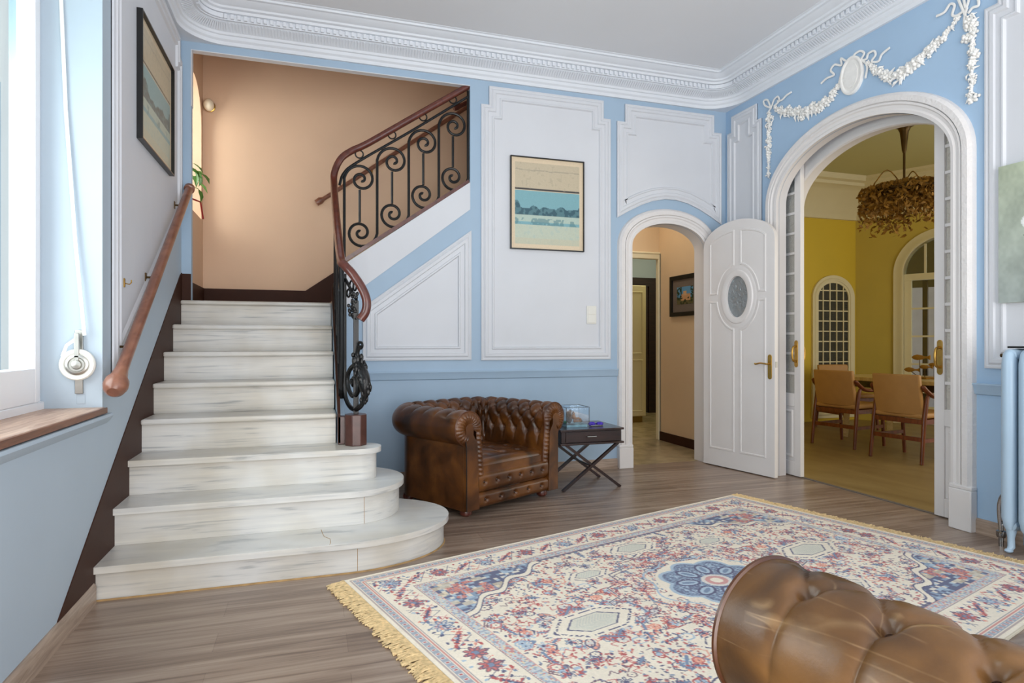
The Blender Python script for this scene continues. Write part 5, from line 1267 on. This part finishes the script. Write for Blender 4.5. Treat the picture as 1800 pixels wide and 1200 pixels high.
# arched glazed door in the bay
d4 = thing('door_4', mC((bo0 + bo1) / 2, 0, 0), 'cream arched glazed door in the yellow bay wall', 'door', kind='structure')
lp = [(bo0, 0.0)] + bar_ + [(bo1, 0.0)]
m = MB().sweep(lp, [(0, -0.14), (0, 0.03), (0.03, 0.035), (0.06, 0.02), (0.12, 0.03), (0.12, 0)], mC, False, 1); m.build('door_casing', M['cream'], d4)
m = MB(); hz = 2.02
m.prism([[(bo0, hz), (bo1, hz), (bo1, hz + 0.09), (bo0, hz + 0.09)]], mC, -0.11, -0.03)
for x in (bo0, (bo0 + bo1) / 2 - 0.05, bo1 - 0.08): m.prism([[(x, 0.01), (x + 0.085, 0.01), (x + 0.085, hz), (x, hz)]], mC, -0.10, -0.04)
m.prism([[((bo0 + bo1) / 2 - 0.02, hz + 0.09), ((bo0 + bo1) / 2 + 0.02, hz + 0.09), ((bo0 + bo1) / 2 + 0.02, bzt), ((bo0 + bo1) / 2 - 0.02, bzt)]], mC, -0.10, -0.04)
for x in (bo0 + 0.25, bo1 - 0.25): m.prism([[(x - 0.012, hz + 0.09), (x + 0.012, hz + 0.09), (x + 0.012, bzt - 0.08), (x - 0.012, bzt - 0.08)]], mC, -0.09, -0.05)
for z in (0.45, 0.84, 1.23, 1.62): m.prism([[(bo0, z - 0.012), (bo1, z - 0.012), (bo1, z + 0.012), (bo0, z + 0.012)]], mC, -0.09, -0.05)
m.prism([[(bo0, 0.01), (bo1, 0.01), (bo1, 0.25), (bo0, 0.25)]], mC, -0.095, -0.045)
m.build('leaf', M['cream'], d4); MB().prism([[(bo0, 0.1)] + bar_ + [(bo1, 0.1)]], mC, -0.074, -0.07).build('pane', M['winglass'], d4)
mp = lambda a, b, h: mC(a, b, h - 0.04)
MB().prism([arc((bo0 + bo1) / 2, 0.98, 0.025, 0.02, 180, 360, 6) + arc((bo0 + bo1) / 2, 1.2, 0.025, 0.02, 0, 180, 6)], mp, 0, 0.01).build('handle_plate', M['brass'], d4)
# outside that door: veranda wall and dark post
vf = thing('veranda_wall', (10.2, 8.0, 0), 'pale grey veranda wall outside the dining room door', 'wall outside')
m = MB().bar((8.6, 9.6, 1.9), (11.4, 5.4, 1.9), 0.08, 3.8, up=(0, 0, 1)) if False else MB().prism([[(0, 0), (6, 0), (6, 2.02), (0, 2.02)]], lambda a, b, h: (8.75 + a * 0.45 - h * 0.89, 8.6 - a * 0.89 - h * 0.45, b), 0, 0.06); m.build('wall', basic('veranda_render', (222, 216, 226), 0.7), vf)
MB().prism([[(0, 2.02), (6, 2.02), (6, 3.6), (0, 3.6)]], lambda a, b, h: (8.75 + a * 0.45 - h * 0.89, 8.6 - a * 0.89 - h * 0.45, b), 0, 0.06).build('soffit_board', basic('veranda_dark', (84, 72, 36), 0.7), vf)
vp = thing('veranda_post', mC(0.80, 0, -0.40), 'dark post outside the dining room door', 'post'); MB().prism([[(0.77, 0), (0.83, 0), (0.83, 2.1), (0.77, 2.1)]], mC, -0.43, -0.37).build('shaft', M['darkwood'], vp)
# dining table
tb_ = thing('dining_table', (6.5, 5.3, 0), 'pale wooden dining table seen through the arch', 'dining table')
MB().box((6.06, 4.15, 0.70), (7.05, 6.15, 0.745)).build('table_top', M['tabletop'], tb_, bevel=0.006)
MB().box((6.16, 4.25, 0.62), (6.95, 6.05, 0.6995)).build('apron', M['darkwood'], tb_)
for x in (6.2, 6.91):
    for y in (4.3, 6.0): MB().bar((x, y, 0.0), (x + (0.03 if x < 6.5 else -0.03), y + (0.03 if y < 5 else -0.03), 0.62), 0.065).build('leg', M['tabletop'], tb_)
# dining chairs
def dining_chair(loc, rz, label, group):
    t = thing('dining_chair', loc, label, 'chair', rz, group, local=True); W_ = M['chairwood']
    for sx in (-1, 1):
        MB().tube([(sx * 0.255, 0.275, 0.0), (sx * 0.248, 0.225, 0.42), (sx * 0.25, 0.19, 0.60), (sx * 0.252, 0.17, 0.64)], [0.017, 0.021, 0.02, 0.017], 10).build('leg', W_, t)
        MB().tube([(sx * 0.25, -0.255, 0.0), (sx * 0.25, -0.22, 0.42), (sx * 0.255, -0.20, 0.61)], [0.016, 0.021, 0.017], 10).build('leg', W_, t)
        MB().tube(smoothpath([(sx * 0.248, 0.255, 0.735), (sx * 0.262, 0.20, 0.68), (sx * 0.268, 0.10, 0.632), (sx * 0.272, -0.08, 0.625), (sx * 0.268, -0.25, 0.632)], 5), [0.012] + [0.021] * 19 + [0.012], 10, rx=1.3).build('armrest', W_, t)
        MB().bar((sx * 0.25, 0.235, 0.22), (sx * 0.25, -0.235, 0.22), 0.022, 0.035).build('stretcher', W_, t)
        MB().bar((sx * 0.25, 0.225, 0.395), (sx * 0.25, -0.22, 0.395), 0.024, 0.045).build('seat_rail', W_, t)
    for y in (0.228, -0.222): MB().bar((-0.25, y, 0.395), (0.25, y, 0.395), 0.024, 0.045).build('seat_rail', W_, t)
    MB().bar((-0.25, 0.245, 0.23), (0.25, 0.245, 0.23), 0.022, 0.04).build('stretcher', W_, t)
    MB().box((-0.238, -0.27, 0.42), (0.238, 0.235, 0.475)).build('seat', M['tan'], t, bevel=0.022, seg=4)
    m = MB(); G = []
    pr = [(0.45, 0.21), (0.55, 0.232), (0.65, 0.252), (0.75, 0.268), (0.84, 0.278)]
    pf = MB(); n = 9; xs = np.linspace(-0.235, 0.235, n); V = []; 
    outer_ = [(z, y + 0.02) for z, y in pr]; inner_ = [(z, y - 0.025) for z, y in reversed(pr)]
    lp = outer_ + inner_; K = len(lp)
    vs = [(x, y + 0.03 * (1 - (x / 0.235) ** 2) - 0.012, z) for x in xs for z, y in lp]
    pf.add(vs, [(i * K + k, i * K + (k + 1) % K, (i + 1) * K + (k + 1) % K, (i + 1) * K + k) for i in range(n - 1) for k in range(K)] + [tuple(range(K)), tuple(range((n - 1) * K, n * K))[::-1]])
    pf.build('backrest', M['tan'], t, bevel=0.014, seg=3)
    return t
DC = 'dining chairs round the table'
ch = dining_chair((5.67, 4.66, 0), math.radians(97), 'tan dining chair nearest the right sliding door, back towards the hall', DC)
dup(ch, (5.75, 5.52, 0), math.radians(100), 'tan dining chair nearest the left sliding door, back towards the hall', DC)
dup(ch, (6.80, 6.55, 0), math.radians(-4), 'tan dining chair at the far end of the table under the lattice window', DC)
# table ornaments
fo = thing('fish_ornament', (6.45, 5.14, 0.745), 'golden wooden fish on thin stems on the dining table', 'ornament')
MB().box((6.36, 5.07, 0.745), (6.54, 5.21, 0.765)).build('base', M['fish'], fo, bevel=0.004)
for (x, y, z, s) in ((6.42, 5.20, 0.98, 1.1), (6.5, 5.09, 0.90, 0.8), (6.45, 5.16, 0.875, 0.8), (6.40, 5.29, 0.84, 0.95)):
    MB().tube([(min(6.52, max(6.38, x)), min(5.19, max(5.09, y)), 0.764), (x, y, z - 0.015)], 0.004, 6).build('stem', M['bronze'], fo)
    dv = Vector((0.25, -0.97)); fs = [(-0.07, 0.006), (-0.05, 0.022), (-0.02, 0.03), (0.02, 0.024), (0.05, 0.010), (0.075, 0.012), (0.1, 0.026)]
    MB().tube([(x + dv.x * a * s, y + dv.y * a * s, z) for a, _ in fs], [r_ * s for _, r_ in fs], 10, rx=0.4, ref=(0, 0, 1)).build('fish', M['fish'], fo)
bxx = thing('olive_box', (6.62, 4.72, 0.745), 'olive brown open box on the dining table', 'box')
m = MB(); x0_, x1_, y0_, y1_, z0_, z1_ = 6.5, 6.8, 4.42, 4.84, 0.746, 0.90
m.box((x0_, y0_, z0_), (x1_, y1_, z0_ + 0.01)); m.box((x0_, y0_, z0_ + 0.01), (x0_ + 0.012, y1_, z1_)); m.box((x1_ - 0.012, y0_, z0_ + 0.01), (x1_, y1_, z1_)); m.box((x0_ + 0.012, y0_, z0_ + 0.01), (x1_ - 0.012, y0_ + 0.012, z1_)); m.box((x0_ + 0.012, y1_ - 0.012, z0_ + 0.01), (x1_ - 0.012, y1_, z1_))
m.build('sides', M['planter'], bxx); MB().box((6.53, 4.45, 0.758), (6.77, 4.81, 0.83)).build('contents', M['fish'], bxx)
# chandelier
chn = thing('hanging_foliage_lamp', (6.02, 5.05, 2.35), 'bronze pendant rod wrapped in a hanging mass of dried brown leaves', 'pendant lamp')
LX, LY = 6.02, 5.05
MB().lathe([(0.12, 3.489), (0.118, 3.47), (0.095, 3.455), (0.062, 3.435), (0.042, 3.39), (0.032, 3.30), (0.022, 3.20), (0.014, 3.17)], (LX, LY, 0), 28).build('canopy', M['bronze'], chn)
MB().tube([(LX, LY, 3.30), (LX, LY, 2.75)], 0.012, 10).build('rod', M['bronze'], chn)
MB().lathe([(0.02, 2.80), (0.30, 2.78), (0.36, 2.76), (0.36, 2.74), (0.02, 2.74)], (LX, LY, 0), 28).build('ring_frame', M['bronze'], chn)
tw = MB(); random.seed(12)
for k in range(3):
    a = random.uniform(0, 6.28); tw.tube(smoothpath([(LX + 0.02 * math.cos(a), LY, 2.82), (LX + 0.2 * math.cos(a), LY + 0.2 * math.sin(a), 2.9 + random.uniform(0, 0.12)), (LX + 0.36 * math.cos(a), LY + 0.36 * math.sin(a), 2.82)], 4), 0.006, 5)
for k in range(46):
    a = random.uniform(0, 6.28); r_ = random.uniform(0.1, 0.38); dz = random.uniform(0.12, 0.26)
    tw.tube([(LX + r_ * 0.8 * math.cos(a), LY + r_ * 0.8 * math.sin(a), 2.78), (LX + r_ * math.cos(a), LY + r_ * math.sin(a), 2.72 - dz)], 0.004, 4)
tw.build('twig', M['leaf_dry'], chn)
lv = MB()
def leafq(c, s, r):
    d1 = Vector((r.gauss(0, 1), r.gauss(0, 1), r.gauss(-0.6, 0.8))).normalized(); d2 = d1.cross(Vector((r.gauss(0, 1), r.gauss(0, 1), r.gauss(0, 1)))).normalized()
    c = Vector(c); lv.add([c - d1 * s, c + d2 * s * 0.45, c + d1 * s, c - d2 * s * 0.45], [(0, 1, 2, 3)])
R3 = random.Random(4)
for k in range(3400):
    a = R3.uniform(0, 2 * PI); r_ = 0.43 * math.sqrt(R3.random()); top_ = 2.86 - 0.1 * (r_ / 0.5) ** 2
    col_ = 0.06 + 0.30 * (0.5 + 0.5 * math.sin(a * 7 + 3 * math.sin(a * 3))) * (0.35 + 0.65 * (r_ / 0.5))
    z = top_ - R3.random() ** 1.3 * (0.14 + col_); leafq((LX + r_ * math.cos(a), LY + r_ * math.sin(a), z), R3.uniform(0.022, 0.042), R3)
lo_ = lv.build('dried_foliage', M['leaf_dry'], chn, smooth=0, recalc=False); lo_['kind'] = 'stuff'

# ================================================================== HALLWAY BEHIND THE SMALL ARCH
struct(MB().box((2.46, 5.20, -0.1), (3.955, 6.6, -0.002)), 'floor_hallway', M['hallfloor'], 'beige marble floor of the small hallway', 'floor')
struct(MB().box((3.905, 5.27, 0), (3.99, 6.50, 3.0)), 'wall_hallway_right', M['beige'], 'beige hallway wall with the small framed painting', 'wall')
struct(MB().box((2.46, 5.27, 3.0), (3.99, 6.5, 3.1)), 'ceiling_hallway', M['beige'], 'beige hallway ceiling', 'ceiling')
struct(MB().box((2.46, 5.27, 0), (2.52, 8.97, 3.0)), 'wall_hallway_left', M['beige'], 'beige hallway wall on the left', 'wall')
HW = 6.47
struct(MB().prism([[(2.52, 0), (3.0, 0), (3.0, 2.13), (3.885, 2.13), (3.885, 0), (3.904, 0), (3.904, 3.0), (2.52, 3.0)]], lambda a, b, h: (a, HW - h, b), 0, -0.03), 'wall_hallway_end', M['beige'], 'beige hallway end wall with a doorway', 'wall')
m = MB().sweep([(3.0, 0), (3.0, 2.13), (3.885, 2.13), (3.885, 0)], [(-0.006, -0.035), (-0.006, 0.012), (0.0, 0.022), (0.05, 0.02), (0.06, 0.03), (0.075, 0.02), (0.08, 0)], lambda a, b, h: (min(a, 3.902), HW - h, b), False, 1)
struct(m, 'trim_21', M['cream'], 'cream casing of the inner hallway doorway', 'door casing', smooth=30)
struct(MB().prism([[(5.275, 0), (6.44, 0), (6.44, 0.10), (5.275, 0.10)]], lambda a, b, h: (3.905 - h, a, b), 0, 0.015), 'baseboard_hallway', M['brown'], 'dark brown skirting in the small hallway', 'skirting board')
struct(MB().box((2.46, 6.6, -0.1), (5.6, 9.1, 0.001)), 'floor_far_room', M['hallfloor'], 'beige floor of the far room', 'floor')
struct(MB().box((2.46, 8.98, 0), (5.7, 9.08, 3.0)), 'wall_far_room', M['greyblue'], 'grey-blue wall of the far room', 'wall')
struct(MB().box((5.6, 7.45, 0), (5.7, 8.98, 3.0)), 'wall_far_right', M['greyblue'], 'side wall of the far room', 'wall')
struct(MB().box((2.46, 6.6, 3.0), (5.7, 9.1, 3.1)), 'ceiling_far_room', M['white'], 'white ceiling of the far room', 'ceiling')
d5 = thing('door_5', (4.8, 8.96, 0), 'dark brown door in the far room beyond the hallway', 'door', kind='structure')
mF = lambda a, b, h: (a, 8.975 - h, b)
MB().sweep([(4.0, 0), (4.0, 2.05), (4.9, 2.05), (4.9, 0)], [(0, 0), (0, 0.03), (0.16, 0.03), (0.16, 0)], mF, False, 1).build('door_casing', M['darkwood'], d5) if False else None
m = MB(); m.prism([[(4.2, 0), (4.34, 0), (4.34, 2.05), (5.2, 2.05), (5.2, 0), (5.34, 0), (5.34, 2.19), (4.2, 2.19)]], mF, 0, 0.04); m.build('door_casing', M['darkwood'], d5)
MB().prism([[(4.342, 0.01), (5.198, 0.01), (5.198, 2.048), (4.342, 2.048)]], mF, 0, 0.02).build('leaf', M['darkwood'], d5)
cb = thing('white_cabinet', (4.24, 8.15, 0), 'tall cream cupboard beyond the hallway doorway', 'cabinet')
MB().box((3.93, 7.92, 0.09), (4.56, 8.42, 1.96)).build('carcass', M['cream'], cb, bevel=0.004)
for (a, b) in ((3.94, 4.242), (4.248, 4.55)):
    o = MB().box((a, 7.902, 0.10), (b, 7.92, 1.95)).build('door', M['cream'], cb, bevel=0.003)
    mp = lambda p, q, h: (p, 7.902 - h, q); m = MB()
    for z0_, z1_ in ((0.16, 0.9), (0.98, 1.87)): m.sweep([(a + 0.05, z0_), (b - 0.05, z0_), (b - 0.05, z1_), (a + 0.05, z1_)], [(0, 0), (0.004, 0.008), (0.014, 0.008), (0.02, 0)], mp, True, 1)
    m.build('door_moulding', M['cream'], o)
MB().box((3.97, 7.95, 0.0), (4.52, 8.39, 0.0895)).build('plinth', M['planter'], cb)
h, w = 60, 70; I = np.zeros((h, w, 3)); yy = np.linspace(0, 1, h)[:, None] + np.zeros((1, w)); xx = np.linspace(0, 1, w)[None] + np.zeros((h, 1)); q = soft(h, w, 16, 6)
I[:] = col((92, 148, 190)); I[yy > 0.62] = col((96, 92, 60)); I[(np.abs(xx - 0.55) < 0.28) & (yy > 0.42) & (yy < 0.78)] = col((196, 152, 110)); I[(np.abs(xx - 0.5) < 0.1) & (yy > 0.25) & (yy < 0.5)] = col((204, 168, 128)); I[(q > 0.5) & ((xx < 0.3) | (xx > 0.85))] = col((34, 58, 34)); I[(q > 0.68) & (yy > 0.6)] = col((40, 52, 30))
mH = lambda a, b, hh: (3.905 - hh, a, b)
framed('framed_painting', mH, 5.635, 6.205, 1.437, 1.889, I, 'small black-framed painting of a house on the beige hallway wall', fw=0.045, fd=0.03, flip=True, mount=0.085)

# ================================================================== CAMERA AND LIGHT
cam = bpy.data.cameras.new('camera'); co = bpy.data.objects.new('camera', cam); COL.objects.link(co)
co.location = (0, 0, EYE); co.rotation_euler = (PI / 2, 0, -math.atan2(SN, CS)); cam.sensor_width = 36; cam.lens = FPX * 36 / 1800; cam.shift_y = 1 / 1800; cam.clip_start = 0.02; scn.camera = co
def area(name, loc, target, sx, sy, power, rgb=(1, 1, 1), spread=None):
    l = bpy.data.lights.new(name, 'AREA'); l.shape = 'RECTANGLE'; l.size = sx; l.size_y = sy; l.energy = power; l.color = rgb
    if spread: l.spread = math.radians(spread)
    o = bpy.data.objects.new(name, l); COL.objects.link(o); o.location = loc
    o.rotation_euler = (Vector(target) - Vector(loc)).to_track_quat('-Z', 'Y').to_euler(); return o
area('window_daylight', (-1.75, 2.4, 1.95), (2.0, 2.6, 1.2), 1.9, 2.1, 75, (0.95, 0.98, 1.0))
area('room_daylight', (1.4, -2.5, 1.7), (1.5, 4.0, 2.1), 4.6, 2.8, 150, (1.0, 0.985, 0.97))
area('ceiling_fill_light', (1.4, -0.9, 0.35), (1.6, 1.6, 3.6), 3.6, 1.2, 95, (1.0, 0.98, 0.96))  # added fill lamp low behind the camera, aimed up to brighten the ceiling
area('stair_daylight', (-1.6, 5.76, 2.9), (1.5, 5.8, 2.4), 0.65, 1.1, 26, (1.0, 0.95, 0.88))
area('dining_daylight', (7.0, 1.6, 2.0), (6.2, 5.5, 1.0), 2.2, 2.0, 44, (1.0, 0.95, 0.82))
area('door_glass_fill_light', (8.4, 3.0, 1.7), (4.0, 3.0, 1.2), 1.2, 1.8, 26, (1.0, 0.96, 0.86))  # added lamp inside the dining room, backlights the near sliding door's glass
area('hall_light', (3.2, 5.9, 2.95), (3.3, 6.0, 0), 0.5, 0.5, 7, (1.0, 0.9, 0.75))
area('far_room_light', (4.9, 7.7, 2.9), (4.7, 8.1, 0), 0.7, 0.7, 14, (1.0, 0.93, 0.6))
wd = bpy.data.worlds.new('daylight'); scn.world = wd; wd.use_nodes = True
bg = wd.node_tree.nodes['Background']; bg.inputs['Color'].default_value = (0.93, 0.97, 1.0, 1); bg.inputs['Strength'].default_value = 0.9
scn.view_settings.view_transform = 'Standard'; scn.view_settings.look = 'None'; scn.view_settings.exposure = 0.0
scn.cycles.max_bounces = 8; scn.cycles.diffuse_bounces = 5; scn.cycles.transparent_max_bounces = 12
scn.cycles.use_denoising = True
